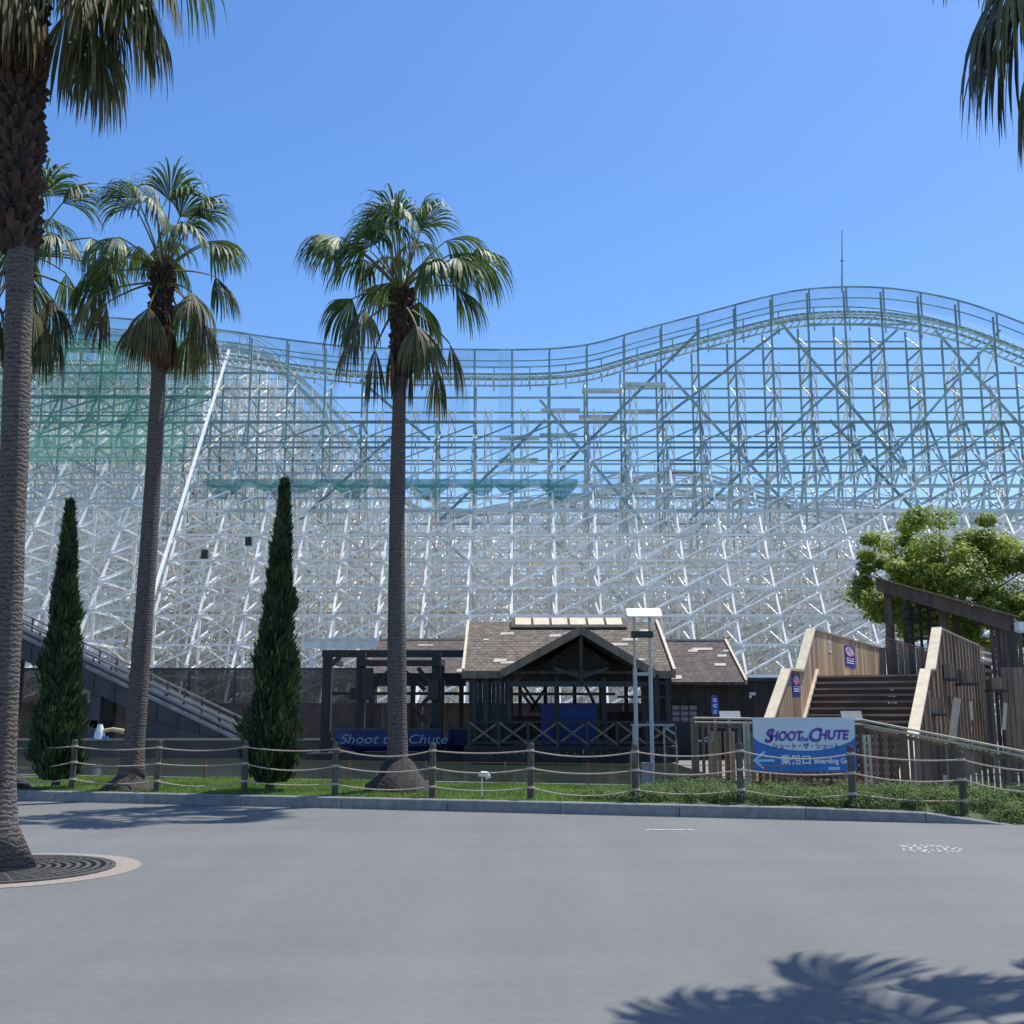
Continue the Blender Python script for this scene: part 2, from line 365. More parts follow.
# ------------------------------------------------------------------ palms
def frond_mesh(name, pitch, Lp, Lb, spread, droop, seed, mats=('leaf','petiole'), nl=36):
    rnd = random.Random(seed); mb = MB()
    d = Vector((math.cos(pitch), 0, math.sin(pitch))); p = Vector((0,0,0)); pts = [p.copy()]
    n = 7
    for i in range(n):
        p = p+d*(Lp/n); pts.append(p.copy()); d = (d+Vector((0,0,-1))*.06*droop).normalized()
    mb.tube(pts, [.028-.015*i/n for i in range(n+1)], 5, 1)
    d = (d+Vector((0,0,-1))*.30*droop*math.cos(pitch)).normalized()
    side = Vector((0,1,0)); up = side.cross(d)*-1
    twist = rnd.uniform(-.5,.5); side = Matrix.Rotation(twist,3,d) @ side; up = d.cross(side)
    if up.z < 0: up = -up
    dth = 2*spread/nl
    for k in range(nl):
        th = -spread+dth*(k+.5)+rnd.uniform(-.2,.2)*dth
        fold = .55*abs(math.sin(th))+.10*(1 if k % 2 else -1)*.5
        dir_ = (d*math.cos(th)+side*math.sin(th)-up*fold*.6).normalized()
        L = Lb*(.72+.28*math.cos(th*.6))*rnd.uniform(.86,1.08)
        ns = 8; q = p.copy(); w = (up.cross(dir_)).normalized()
        w = (w+up*(.35 if k % 2 else -.35)).normalized()
        joined = .55; row = []
        for i in range(ns+1):
            t = i/ns; r = t*L
            wd = r*dth*.72 if t <= joined else (joined*L*dth*.72)*(1-(t-joined)/(1-joined))**.8
            wd = max(wd, .0015)
            row += [q-w*wd, q+w*wd]
            g = droop*(.09 if t < .35 else .24+.75*(t-.35))*(1+rnd.uniform(-.3,.3))
            dir_ = (dir_+Vector((0,0,-1))*g+Vector((rnd.uniform(-.03,.03),rnd.uniform(-.03,.03),0))).normalized()
            q = q+dir_*(L/ns)
        mb.add(row, [(2*i,2*i+1,2*i+3,2*i+2) for i in range(ns)])
    me = bpy.data.meshes.new(name); me.from_pydata(mb.v, [], mb.f)
    for m_ in mats: me.materials.append(M[m_])
    me.polygons.foreach_set('material_index', mb.m); me.update()
    return me
FR = {}
def frond(kind, pdeg, var):
    key = (kind, pdeg, var)
    if key not in FR:
        if kind == 'live': FR[key] = frond_mesh('frond', R(pdeg), 1.0+.2*var, 1.18, R(66 if pdeg < 60 else 52), 1.15 if pdeg < 56 else 1.15, pdeg*7+var*31, ('leaf','petiole'))
        elif kind == 'old': FR[key] = frond_mesh('frond', R(pdeg), .95+.2*var, 1.15, R(54), 1.1, 500+var*7+pdeg, ('leaf_mid','petiole'))
        else: FR[key] = frond_mesh('dry_frond', R(pdeg), .35+.1*var, .95, R(38), 2.4, 900+var*5+pdeg, ('leaf_dry','leaf_dry'), 24)
    return FR[key]
def trunk_mb(base, top, r0, r1, flare, n=26, seed=0, hflare=.6):
    rnd = random.Random(seed); mb = MB(); pts = []; rr = []
    base = Vector(base); top = Vector(top)
    for i in range(n+1):
        t = i/n; p = base.lerp(top, t); h = (top.z-base.z)*t
        bow = math.sin(t*math.pi)*.06; p.x += bow*(1 if seed % 2 else -1)
        pts.append(p); rr.append((r0+(r1-r0)*t)*(1+rnd.uniform(-.035,.035))+flare*math.exp(-h/hflare*2.2))
    mb.tube(pts, rr, 20); return mb, pts, rr
def palm(name_label, base, top, r0, r1, flare, fronds, seed, boots_from=None, dead=10, root=None, scale=1.0, stub_r=None):
    t = thing('palm_tree', name_label, 'palm tree', base, group='fan palms around the plaza')
    mb, pts, rr = trunk_mb(base, top, r0, r1, flare, seed=seed)
    mb.build('trunk', 'trunk', t, smooth=True)
    rnd = random.Random(seed*13+1)
    base = Vector(base); top = Vector(top)
    # leaf base stubs
    mb = MB(); zf = boots_from if boots_from is not None else top.z-1.6
    z = zf; k = 0
    R_ = stub_r or r1*1.15
    while z < top.z+.1:
        f = (z-base.z)/(top.z-base.z); c = base.lerp(top, f)
        for j in range(11):
            a = k*.37+j*2*math.pi/11+rnd.uniform(-.3,.3); dr = Vector((math.cos(a),math.sin(a),0)); sd = Vector((-dr.y,dr.x,0))
            w = .045*rnd.uniform(.6,1.5); h = .11*rnd.uniform(.5,1.7); out = rnd.uniform(.0,.10)
            p0 = c+dr*R_*.55+Vector((0,0,z-c.z)); p1 = p0+dr*(R_*.5+out)+Vector((0,0,h))
            mb.prism([p0-sd*w-Vector((0,0,.05)), p0+sd*w-Vector((0,0,.05)), p1+sd*w*.5, p1-sd*w*.5], dr*.05+Vector((0,0,-.04)))
        z += .06; k += 1
    mb.build('leaf_base_sheath', 'boot', t)
    if root:
        mb = MB(); prof = [(0,root[0]*1.05),(root[1]*.25,root[0]*.9),(root[1]*.55,root[0]*.66),(root[1]*.8,root[0]*.5),(root[1],r0*1.1)]
        n = 22; vs = []
        for (h, r) in prof:
            for j in range(n):
                a = 2*math.pi*(j+rnd.uniform(-.25,.25))/n; q = r*(1+rnd.uniform(-.16,.16)); vs.append((base.x+math.cos(a)*q, base.y+math.sin(a)*q, base.z-.06+h))
        mb.add(vs, [(i*n+j,i*n+(j+1)%n,(i+1)*n+(j+1)%n,(i+1)*n+j) for i in range(4) for j in range(n)])
        mb.build('root_mound', 'root', t, smooth=True)
    for (az, pit, kind, var) in fronds:
        me = frond(kind, pit, var)
        o = bpy.data.objects.new('frond' if kind != 'dry' else 'dry_frond', me); COL.objects.link(o); o.parent = t
        h = {'live': .15, 'old': -.15, 'dry': -.75}[kind]+rnd.uniform(-.1,.12)
        o.location = Vector((top.x, top.y, top.z+h))-base+Vector((math.cos(R(az)), math.sin(R(az)), 0))*.08
        o.rotation_euler.z = R(az); s = scale*rnd.uniform(.94,1.06); o.scale = (s,s,s)
    return t
def auto_fronds(seed, n_up=9, n_mid=11, n_low=9, n_dry=12, skip=None):
    rnd = random.Random(seed); out = []; off = rnd.uniform(0,360)
    for i in range(n_up): out.append((off+i*137.5, rnd.choice([60,68,76,84]), 'live', i % 3))
    for i in range(n_mid): out.append((off+40+i*360/n_mid+rnd.uniform(-12,12), rnd.choice([8,24,40,52]), 'live', i % 3))
    for i in range(n_low): out.append((off+20+i*360/n_low+rnd.uniform(-14,14), rnd.choice([-12,-34,-52]), 'old', i % 3))
    for i in range(n_dry): out.append((off+i*360/n_dry+rnd.uniform(-15,15), rnd.choice([-55,-72]), 'dry', i % 3))
    return out
# near palm at left
b1 = G(-4,870); top1 = Vector((b1.x-.56, b1.y, 11.35))
palm('tall palm closest to the camera at left, standing in a round iron grate', b1, top1, .150, .148, .26,
     auto_fronds(11, 9, 11, 12, 16)+[(-8,-20,'old',2),(8,-34,'old',1),(-25,-40,'old',2),(-50,-34,'old',0),(25,-12,'old',2),(-15,-5,'old',2),(0,-52,'old',2)], 1, boots_from=7.0, stub_r=.18, scale=1.12)
b2 = P(131,781,22.4); b2.z = .26
palm('palm with brown skirt of dead leaves between the two narrow cypresses', b2, P(163,275,22.4), .205, .13, .12,
     auto_fronds(23, 9, 11, 8, 0)+[(a,p_,'dry',v) for a,p_,v in [(-90,-55,0),(-60,-72,1),(-30,-55,2),(0,-55,1),(30,-72,2),(-120,-72,2),(60,-55,0),(-15,-72,0),(-45,-55,2),(-75,-72,1),(15,-55,2),(-5,-55,0)]], 3, root=(.5,.35))
b3 = P(398,783,21.6); b3.z = .25
palm('palm standing alone in the middle of the lawn, its root mound before the blue boats', b3, P(402,298,21.6), .20, .115, .07,
     auto_fronds(36, 9, 15, 7, 3), 4, root=(.60,.62), scale=1.08)
b4 = P(4,780,23.0); b4.z = .26
palm('palm mostly hidden behind the near trunk, its crown peeking out below at left', b4, P(22,262,23.0), .2, .14, .1,
     auto_fronds(51, 8, 11, 9, 8)+[(0,8,'live',2),(-10,24,'live',2),(8,-12,'old',2)], 5, root=(.5,.35), scale=1.1)
palm('palm beyond the right edge with only one drooping leaf showing at upper right', (5.75,8.1,0), (5.48,8.1,8.3), .2, .18, .12,
     auto_fronds(64, 9, 12, 8, 10)+[(186,-12,'old',2),(176,-34,'old',2),(196,-34,'old',1),(168,-20,'old',2),(205,-20,'old',2)], 2, boots_from=6.9, stub_r=.22, scale=1.12)

# tree grate
gc = (b1.x+.04, b1.y, 0)
tg = thing('tree_grate', 'round iron tree grate with beige paved ring at the foot of the near palm', 'tree grate', gc)
def ring(mb, c, r0, r1, z0, z1, n=72, a0=0, a1=2*math.pi, mi=0):
    full = abs(a1-a0-2*math.pi) < 1e-3; vs = []
    m_ = n if full else n+1
    for j in range(m_):
        a = a0+(a1-a0)*j/n; ca, sa = math.cos(a), math.sin(a)
        for r, z in ((r0,z0),(r1,z0),(r1,z1),(r0,z1)): vs.append((c[0]+ca*r, c[1]+sa*r, z))
    fs = []
    for j in range(n):
        k = (j+1) % m_
        for e in range(4): fs.append((j*4+e, j*4+(e+1)%4, k*4+(e+1)%4, k*4+e)[::-1])
    mb.add(vs, fs, mi)
mb = MB(); ring(mb, gc, 1.16, 1.42, -.01, .006); mb.build('ring_paving', 'ringstone', tg)
mb = MB()
mb.add([(gc[0]+1.155*math.cos(2*math.pi*j/48), gc[1]+1.155*math.sin(2*math.pi*j/48), .003) for j in range(48)], [tuple(range(48))])
mb.build('soil_disc', 'soil', tg)
mb = MB()
for r in [.36,.46,.56,.66,.76,.86,.96,1.06,1.115]: ring(mb, gc, r, r+.045, .004, .022)
for j in range(48):
    a = 2*math.pi*j/48; ca, sa = math.cos(a), math.sin(a)
    r0 = .36 if j % 2 == 0 else .66
    mb.beam((gc[0]+ca*r0,gc[1]+sa*r0,.012), (gc[0]+ca*1.15,gc[1]+sa*1.15,.012), .018, .018)
mb.build('grille', 'iron', tg)

# ------------------------------------------------------------------ cypresses
def cypress(label, base, top, rmax, seed):
    t = thing('cypress_tree', label, 'cypress', base, group='narrow cypresses')
    rnd = random.Random(seed); base = Vector(base); top = Vector(top); H = top.z-base.z
    mb = MB(); mb.tube([base, base.lerp(top,.5), base.lerp(top,.97)], [.09,.05,.01], 8); mb.build('trunk', 'bark', t)
    mb = MB()
    for k in range(22000):
        f = rnd.random()**1.25; f = .02+f*.98
        env = rmax*min(1, (f/.10)**.5 if f < .10 else 1)*(1-f)**.95*(1+.10*math.sin(f*31+seed)+.05*math.sin(f*77))
        a = rnd.uniform(0,6.283); lump = 1+.16*math.sin(a*3+f*23)+.12*math.sin(a*5-f*41)+(.28 if rnd.random() < .06 else 0)
        r = env*lump*(rnd.uniform(.45,1.0)**.5)
        c = base.lerp(top, f); dr = Vector((math.cos(a),math.sin(a),0)); p = c+dr*r
        L = rnd.uniform(.08,.24); d = (Vector((0,0,1))+dr*rnd.uniform(.1,.75)+Vector((rnd.uniform(-.25,.25),rnd.uniform(-.25,.25),0))).normalized()
        s = d.cross(Vector((rnd.uniform(-1,1),rnd.uniform(-1,1),rnd.uniform(-1,1)))).normalized()*rnd.uniform(.009,.020)
        mb.add([p-s, p+d*L*.5-s*1.3, p+d*L, p+d*L*.5+s*1.3, p+s], [(0,1,2,3,4)])
    mb.build('crown', 'cypress_leaf', t)
c1 = P(56,783,22.8); c1.z = .25
cypress('narrow dark cypress between the near palm and the skirted palm', c1, P(70,506,22.8), .50, 1)
c2 = P(270,783,21.8); c2.z = .25
cypress('narrow dark cypress just left of the timber frame, the taller of two', c2, P(285,485,21.8), .52, 2)

# ------------------------------------------------------------------ broadleaf trees
def tree(label, base, crown_c, rad, seed, nclump=80, leaves=430):
    t = thing('broadleaf_tree', label, 'tree', base, group='broadleaf trees behind the stairs')
    rnd = random.Random(seed); mb = MB(); base = Vector(base); cc = Vector(crown_c)
    fork = Vector((base.x, base.y, cc.z-rad[2]*.75))
    mb.tube([base, base.lerp(fork,.5)+Vector((.1,0,0)), fork], [.28,.22,.19], 10)
    cl = []
    for k in range(nclump):
        u = rnd.uniform(-.9,1); a = rnd.uniform(0,6.283); q = math.sqrt(1-u*u if u*u < 1 else 0); r = rnd.uniform(.5,1.0)
        c = cc+Vector((math.cos(a)*q*rad[0]*r, math.sin(a)*q*rad[1]*r, u*rad[2]*r*(1+.12*math.sin(a*3))))
        cl.append(c)
    for c in cl[::4]:
        m_ = fork.lerp(c,.5)+Vector((0,0,.3)); mb.tube([fork, m_, c], [.10,.05,.015], 5)
    mb.build('trunk', 'bark', t)
    mb = MB()
    for c in cl:
        s = rnd.uniform(.35,.85); leafball(mb, c, s, s, s*.7, leaves, .09, .35, .9, rnd)
    mb.build('crown', 'tree_leaf', t)
tb = P(945,700,47); tb.z = 0
tree('bright green leafy tree rising behind the staircase and its shelter', tb, P(948,584,47), (4.1,3.2,3.1), 3, 150)
tb = P(1060,700,44); tb.z = 0
tree('lower leafy tree at the right edge beyond the shelter', tb, P(1062,640,44), (2.3,2.2,2.8), 9, 70)

# ------------------------------------------------------------------ roller coaster
RY0, RY1 = 88.0, 91.3
prof_px = [(-260,372),(-120,330),(-40,316),(60,317),(130,322),(215,332),(300,344),(360,350),(450,352),(540,352),(590,347),(640,333),(700,317),(760,301),(800,293),(850,290),(900,293),(960,305),(1024,328),(1080,352),(1150,384)]
prof = [tuple(P(x,y,RY0)[i] for i in (0,2)) for x,y in prof_px]
def ZT(X):
    if X <= prof[0][0]: return prof[0][1]
    for k in range(len(prof)-1):
        a, b = prof[k], prof[k+1]
        if X <= b[0]:
            p0 = prof[max(k-1,0)]; p3 = prof[min(k+2,len(prof)-1)]
            t = (X-a[0])/(b[0]-a[0]); m0 = (b[1]-p0[1])/(b[0]-p0[0])*(b[0]-a[0]); m1 = (p3[1]-a[1])/(p3[0]-a[0])*(b[0]-a[0])
            return (2*t**3-3*t*t+1)*a[1]+(t**3-2*t*t+t)*m0+(-2*t**3+3*t*t)*b[1]+(t**3-t*t)*m1
    return prof[-1][1]
coaster = thing('roller_coaster', 'long white and teal lattice roller coaster spanning the whole background', 'roller coaster', (0,RY0,0))
rc = random.Random(77)
LV = 2.08; XE = -24.4; DX = 3.05
def side_of(X): return 'L' if X < XE-.1 else 'R'
def leg(X, z, sec):
    if sec == 'L':
        b, zs = .80, 27.5
    else:
        b, zs = .68, 25.4
    zs = min(zs, ZT(X)-4)
    return RY0-max(0, zs-z)*b
def mi_for(z):       # tone by height: 0 teal dark on top, 1 pale teal, 2 white below
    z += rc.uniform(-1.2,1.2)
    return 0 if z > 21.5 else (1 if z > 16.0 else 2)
Xs = [XE+DX*k for k in range(-12, 25)]
MS = ['teal','teal_pale','white','white_bright','cream']
nlev = 18
def vseg(mb, X, Yf, z0, z1, w, mi=None):
    z = z0
    while z < z1-.01:
        zz = min(z+LV, z1)
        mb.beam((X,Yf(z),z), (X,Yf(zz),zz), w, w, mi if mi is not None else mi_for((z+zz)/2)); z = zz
for i, X in enumerate(Xs):
    mb = MB(); top = ZT(X)-2.0
    vseg(mb, X, lambda z: RY0, 0, ZT(X)-.1, .14)
    vseg(mb, X, lambda z: RY1, 0, top, .15)
    secs = ['L'] if X < XE-.1 else (['L','R'] if X < XE+.1 else ['R'])
    for sec in secs:
        mi = 3 if (len(secs) == 2 and sec == 'L') else None
        zs = 25.4 if sec == 'R' else 27.5
        zs = min(zs, ZT(X)-4)
        if mi is None: vseg(mb, X, lambda z: leg(X,z,sec)-.02, 0, zs, .14, None)
        else: mb.beam(P(229,350,RY0-.3), P(112,728,62.5), .18, .18, 3)  # sun on this leg put into its all-white colour
        # intermediate uprights and bent ties
        for fr in ((.33,.66) if mi is None else ()):
            Yp = RY0-(RY0-leg(X,0,sec))*fr
            zt = zs*(1-fr)
            vseg(mb, X, lambda z: Yp, 0, zt, .16)
        if mi == 3: continue
        for k in range(1, nlev):
            z = k*LV
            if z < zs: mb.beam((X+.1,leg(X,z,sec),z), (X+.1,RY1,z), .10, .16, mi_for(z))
        for k in range(1, int(zs/LV)):
            z = k*LV; Yl = leg(X,z,sec); Y2 = leg(X,z+LV,sec)
            if RY0-Yl > 2: mb.beam((X-.1,Yl,z), (X-.1,min(RY0,Y2+(RY0-Y2)*.5),z+LV), .10, .12, mi_for(z))
            if RY0-Yl > 4: mb.beam((X-.1,RY0,z), (X-.1,Yl+(RY0-Yl)*.5,z+LV), .10, .12, mi_for(z))
    # rear outrigger
    vseg(mb, X, lambda z: RY1+max(0,22-z)*.5, 0, 22, .2)
    k = 1
    while (k+1)*LV < top:
        z = k*LV; mb.beam((X,RY0,z), (X,RY1,z), .1, .14, mi_for(z))
        # light diagonal lattice inside the bent between the two posts
        c = 4 if rc.random() < .4 else 2
        if k % 2: mb.beam((X+.05,RY0,z),(X+.05,RY1,z+LV),.10,.12,c if z>15 else mi_for(z))
        else: mb.beam((X+.05,RY1,z),(X+.05,RY0,z+LV),.10,.12,c if z>15 else mi_for(z))
        k += 1
    # slender lattice leg seen beside each post (pale timber)
    for k in range(int((top-1)/LV)-1, max(0,int(top/LV)-7), -1):
        z = k*LV; xa, xb = X+.75, X+1.35
        if z > 12:
            mb.beam((xa,RY1,z),(xa,RY1,z+LV),.10,.10,4 if k%2 else 2)
            mb.beam((xb,RY1,z),(xb,RY1,z+LV),.10,.10,2)
            mb.beam((xa,RY1,z),(xb,RY1,z+LV),.08,.08,3); mb.beam((xa,RY1,z+LV),(xb,RY1,z),.08,.08,4)
    # bay diagonals on the inclined plane and the upright plane, to the next bent
    if i < len(Xs)-1:
        Xn = Xs[i+1]; sec = 'L' if X < XE-.1 else 'R'; zs = 25.4 if sec == 'R' else 27.5
        for k in range(0, nlev):
            z = k*LV
            if z+LV < zs+1: mb.beam((X,leg(X,z,sec)-.16,z+.15), (Xn,leg(Xn,z+LV*.8,sec)-.16,z+LV*.82), .10, .12, mi_for(z))
            # fine lattice on planes between the outrigger and the posts
            for fr in (.3,.62):
                if z+LV < zs*(1-fr*.9)-1:
                    ya = RY0-(RY0-leg(X,z,sec))*(1-fr); yb = RY0-(RY0-leg(Xn,z+LV,sec))*(1-fr); c = 4 if rc.random() < .35 else mi_for(z)
                    if rc.random() < .8: mb.beam((X,ya,z),(Xn,yb,z+LV),.08,.09,c)
                    if rc.random() < .6: mb.beam((X,yb,z+LV),(Xn,ya,z),.08,.09,c)
                    if rc.random() < .7: mb.beam((X+DX/2,ya,z),(X+DX/2,yb,z+LV),.08,.09,c)
            if z+LV < min(top, ZT(Xn)-2)-5 and z < 16:
                if (i+k) % 2: mb.beam((X,RY1+.2,z),(Xn,RY1+.2,z+LV),.12,.12,mi_for(z))
                else: mb.beam((X,RY1+.2,z+LV),(Xn,RY1+.2,z),.12,.12,mi_for(z))
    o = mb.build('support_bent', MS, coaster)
# ledgers, one part per level and line
for k in range(1, nlev):
    z = k*LV; L5 = [MB() for _ in range(5)]
    for i in range(len(Xs)-1):
        X, Xn = Xs[i], Xs[i+1]; sec = 'L' if X < XE-.1 else 'R'
        zs = 25.4 if sec == 'R' else 27.5
        if z < min(ZT(X),ZT(Xn))-2.4:
            m_ = mi_for(z)
            L5[0].beam((X,RY0-.15,z),(Xn,RY0-.15,z),.12,.16,m_)
            L5[1].beam((X,RY1+.15,z-.25),(Xn,RY1+.15,z-.25),.10,.12,m_)
            if z < zs:
                L5[2].beam((X,leg(X,z,sec)-.2,z),(Xn,leg(Xn,z,sec)-.2,z),.09,.15,m_)
                Yp = RY0-(RY0-leg(X,0,sec))*.33
                if z < zs*.67: L5[3].beam((X,Yp,z),(Xn,Yp,z),.12,.14,m_)
                if z < 20: L5[4].beam((X,RY1+(22-z)*.5,z),(Xn,RY1+(22-z)*.5,z),.12,.14,4)
    for q in L5:
        if q.v: q.build('ledger', MS, coaster)
# large crossing braces on the upright plane
mb = MB()
for kk, (xa,ya,xb,yb) in enumerate([(780,322,905,470),(897,330,690,520),(1000,330,880,470),(935,330,1060,470),(700,330,560,470),(665,370,800,520),(540,400,640,520),(545,420,440,520),(360,380,430,440),(400,430,300,520),(830,420,960,560),(780,330,660,420)]):
    a = P(xa,ya,RY0-.35-.09*kk); b = P(xb,yb,RY0-.35-.09*kk)
    mb.beam(a,b,.16,.2,0)
for i in range(0, len(Xs)-4, 3):
    for z0 in (0, 8.3):
        mb.beam((Xs[i],RY1+.4,z0),(Xs[i+3],RY1+.4,z0+8),.18,.18,2); mb.beam((Xs[i],RY1+.62,z0+8),(Xs[i+3],RY1+.62,z0),.18,.18,1)
mb.build('cross_bracing', MS, coaster)
# track, handrails
step = .6; xx = [Xs[0]+step*k for k in range(int((Xs[-1]-Xs[0])/step))]
mb = MB()
for a, b in zip(xx, xx[1:]):
    za, zb = ZT(a)-1.7, ZT(b)-1.7
    for y in (RY0+.5, RY0+1.9): mb.beam((a,y,za),(b,y,zb),.14,.16,0)
    mb.beam((a,RY0+.25,za-.35),(b,RY0+.25,zb-.35),.12,.14,1)
    mb.beam((a,RY0+2.6,za-.35),(b,RY0+2.6,zb-.35),.12,.14,1)
for k, a in enumerate(xx):
    z = ZT(a)-1.95; mb.beam((a,RY0-.3,z),(a,RY1-.3,z),.09,.11,1)
mb.build('track', ['green_track','teal_pale'], coaster)
for (y, dz, w_, h_) in ((RY0-.7,0,.10,.12),(RY0-.7,-.95,.06,.08),(RY1+.3,-.1,.07,.1)):
    mb = MB()
    for a, b in zip(xx[::2], xx[2::2]): mb.beam((a,y,ZT(a)+dz),(b,y,ZT(b)+dz),w_,h_,0)
    mb.build('handrail', 'teal', coaster)
for X in Xs:
    mb = MB(); mb.beam((X,RY0-.7,ZT(X)-2.2),(X,RY0-.7,ZT(X)+.05),.12,.12,0); mb.build('handrail_post', 'teal', coaster)
    mb = MB(); X2 = X+DX/2; mb.beam((X2,RY1+.3,ZT(X2)-2.2),(X2,RY1+.3,ZT(X2)-.1),.1,.1,0); mb.build('handrail_post', 'teal', coaster)
mb = MB()
for i, (a, b) in enumerate(zip(xx, xx[1:])):
    mb.add([(a,RY0-.78,ZT(a)-1.7),(b,RY0-.78,ZT(b)-1.7),(b,RY0-.78,ZT(b)-.05),(a,RY0-.78,ZT(a)-.05)], [(0,1,2,3)])
mb.build('guard_net', 'net_blue', coaster)
# patches of blue debris net behind the lattice
mb = MB()
for (x0,y0,x1,y1) in [(385,352,403,470),(300,350,335,500),(498,352,515,480),(400,356,470,420),(215,350,240,470),(560,470,640,500)]:
    a = P(x0,y0,RY1+.6); b = P(x1,y1,RY1+.6); mb.add([(a.x,a.y,b.z),(b.x,a.y,b.z),(b.x,a.y,a.z),(a.x,a.y,a.z)],[(0,1,2,3)])
mb.build('debris_net', 'net_blue', coaster)
# green net on the banked section at left
def drape(mb, Xa, Xb, z0, z1, sec, nx, nz, off, wob, seed, hem=0):
    rn = random.Random(seed); vs = []
    for i in range(nx+1):
        X = Xa+(Xb-Xa)*i/nx
        for j in range(nz+1):
            f = j/nz; zz = z1 if z1 is not None else ZT(X)-1.2
            zb = z0+hem*(abs(math.sin(i*.9))+.5*math.sin(i*.37))
            z = zz+(zb-zz)*f
            vs.append((X, leg(X,z,sec)-off-wob*math.sin(i*1.3+j*.7)*math.sin(j*.9+i*.3), z))
    mb.add(vs, [(i*(nz+1)+j,i*(nz+1)+j+1,(i+1)*(nz+1)+j+1,(i+1)*(nz+1)+j) for i in range(nx) for j in range(nz)])
mb = MB(); drape(mb, -55, XE-.3, 20.3, None, 'L', 46, 14, .35, .12, 1)
mb.build('safety_net', 'net_green', coaster, smooth=True)
mb = MB(); drape(mb, -55, XE-.1, 25.0, None, 'L', 60, 12, .8, .4, 2, hem=1.6)
mb.build('safety_net', 'net_green', coaster, smooth=True)
mb = MB(); drape(mb, -55, XE-.1, 2.5, 20.2, 'L', 46, 14, .3, .1, 3)
mb.build('dust_net', 'net_pale', coaster, smooth=True)
# sagging dark net line
mb = MB(); a = P(205,479,83); b = P(578,480,83); n = 120; vs = []
for i in range(n+1):
    f = i/n; X = a.x+(b.x-a.x)*f; s = abs(math.sin(f*math.pi*9))**.6
    d = .25+1.35*s*(.35+.65*math.sin(f*17+1)**2)
    vs += [(X,83,a.z), (X,82.8+.3*s,a.z-d*.6), (X,83.3,a.z-d)]
mb.add(vs, [(3*i+j,3*i+j+1,3*i+4+j,3*i+3+j) for i in range(n) for j in (0,1)])
mb.build('sagging_net', 'net_dark', coaster)
# stepped work platforms
for (x0,x1,y0,y1) in [(500,539,437,447),(541,580,410,421),(582,622,390,402),(622,665,384,396)]:
    mb = MB(); a = P(x0,y0,RY0-.7); b = P(x1,y1,RY0-.7)
    mb.box((a.x,RY0-1.2,a.z-.22),(b.x,RY0-.45,a.z),0); mb.build('platform', 'teal_pale', coaster)
    mb = MB(); mb.box((a.x,RY1+.3,b.z-.2),(b.x,RY1+.9,b.z+.1)); mb.build('platform', 'teal_pale', coaster)
# mast
mb = MB(); a = P(842,292,RY0+1); b = P(842,230,RY0+1)
mb.tube([a,(a+b)/2,b],[.09,.06,.04],6); mb.tube([(a+b)/2-Vector((0,0,.05)),(a+b)/2+Vector((0,0,.05))],[.15,.15],6)
mb.build('mast', 'teal', coaster)
for (x,y) in [(204,554),(248,541)]:
    mb = MB(); a = P(x,y,76); mb.box((a.x-.2,76,a.z-.3),(a.x+.2,76.35,a.z+.3)); mb.beam((a.x,76.35,a.z),(a.x,77.2,a.z),.08,.08); mb.build('loudspeaker', 'black', coaster)
# rear runs of track and their trestles
def trestle(Yc, fn, seed, X0=-58, X1=58, dens=1.0):
    rn = random.Random(seed); mb = MB(); X = X0; pal = [4,2,2,3,3,2]; prev = None; n = 0
    LZ = 1.75
    def bm(p, q, w): mb.beam(p, q, w, w, rn.choice(pal))
    while X < X1:
        t = fn(X); w = 1.7; big = n % 2 == 0
        for y in (Yc-w, Yc+w): bm((X,y,0),(X,y,t),.17 if big else .10)
        if big:
            for s_ in (-1,1):
                zt = t*.78; bm((X,Yc+s_*w,zt),(X+rn.uniform(-.2,.2),Yc+s_*(w+zt*.28),0),.16)
        if prev:
            Xp, tp = prev; m = min(t,tp); k = 1
            while k*LZ < m:
                z = k*LZ
                for y in (Yc-w, Yc+w):
                    if rn.random() < .85: bm((Xp,y,z),(X,y,z),.10)
                    r = rn.random()
                    if r < .6*dens: bm((Xp,y,z-LZ),(X,y,z),.10)
                    if r > .35: bm((Xp,y,z),(X,y,z-LZ),.10)
                if rn.random() < .7*dens: bm((Xp,Yc-w,z-LZ),(Xp+rn.uniform(-.2,.6),Yc+w,z),.11)
                if z < m*.72:
                    y = Yc-w-(m*.78-z)*.28; bm((Xp,y,z),(X,y,z),.10)
                    if rn.random() < .8*dens: bm((Xp,y,z),(X,y+.28*LZ,z+LZ),.10)
                k += 1
            mb.beam((Xp,Yc-.8,tp),(X,Yc-.8,t),.2,.26,1); mb.beam((Xp,Yc+.8,tp),(X,Yc+.8,t),.2,.26,5)
            mb.beam((Xp,Yc-1.6,tp+1),(X,Yc-1.6,t+1),.07,.08,1)
            if big: mb.beam((Xp,Yc-1.6,tp-.2),(Xp,Yc-1.6,tp+1),.08,.08,1)
        prev = (X,t); X += 1.75; n += 1
    mb.build('rear_trestle', ['teal','teal_pale','white','white_bright','cream','greywood'], coaster)
def sm(a, b, x): t = max(0,min(1,(x-a)/(b-a))); return t*t*(3-2*t)
trestle(99, lambda X: 35.0-15.0*sm(-26,-6,X)+1.5*math.sin(X*.13)*sm(-20,0,X), 1)
trestle(107, lambda X: 38.0-17.0*sm(-28,-4,X)+4.0*math.exp(-((X-16)/9)**2), 2)
trestle(116, lambda X: 40-17.5*sm(-32,-5,X)+1.2*math.sin(X*.2+1), 3)
trestle(126, lambda X: 42-18.5*sm(-36,-8,X), 4, X0=-66, X1=66)
trestle(142, lambda X: 17+2*math.sin(X*.09+2), 6, X0=-74, X1=74, dens=.6)

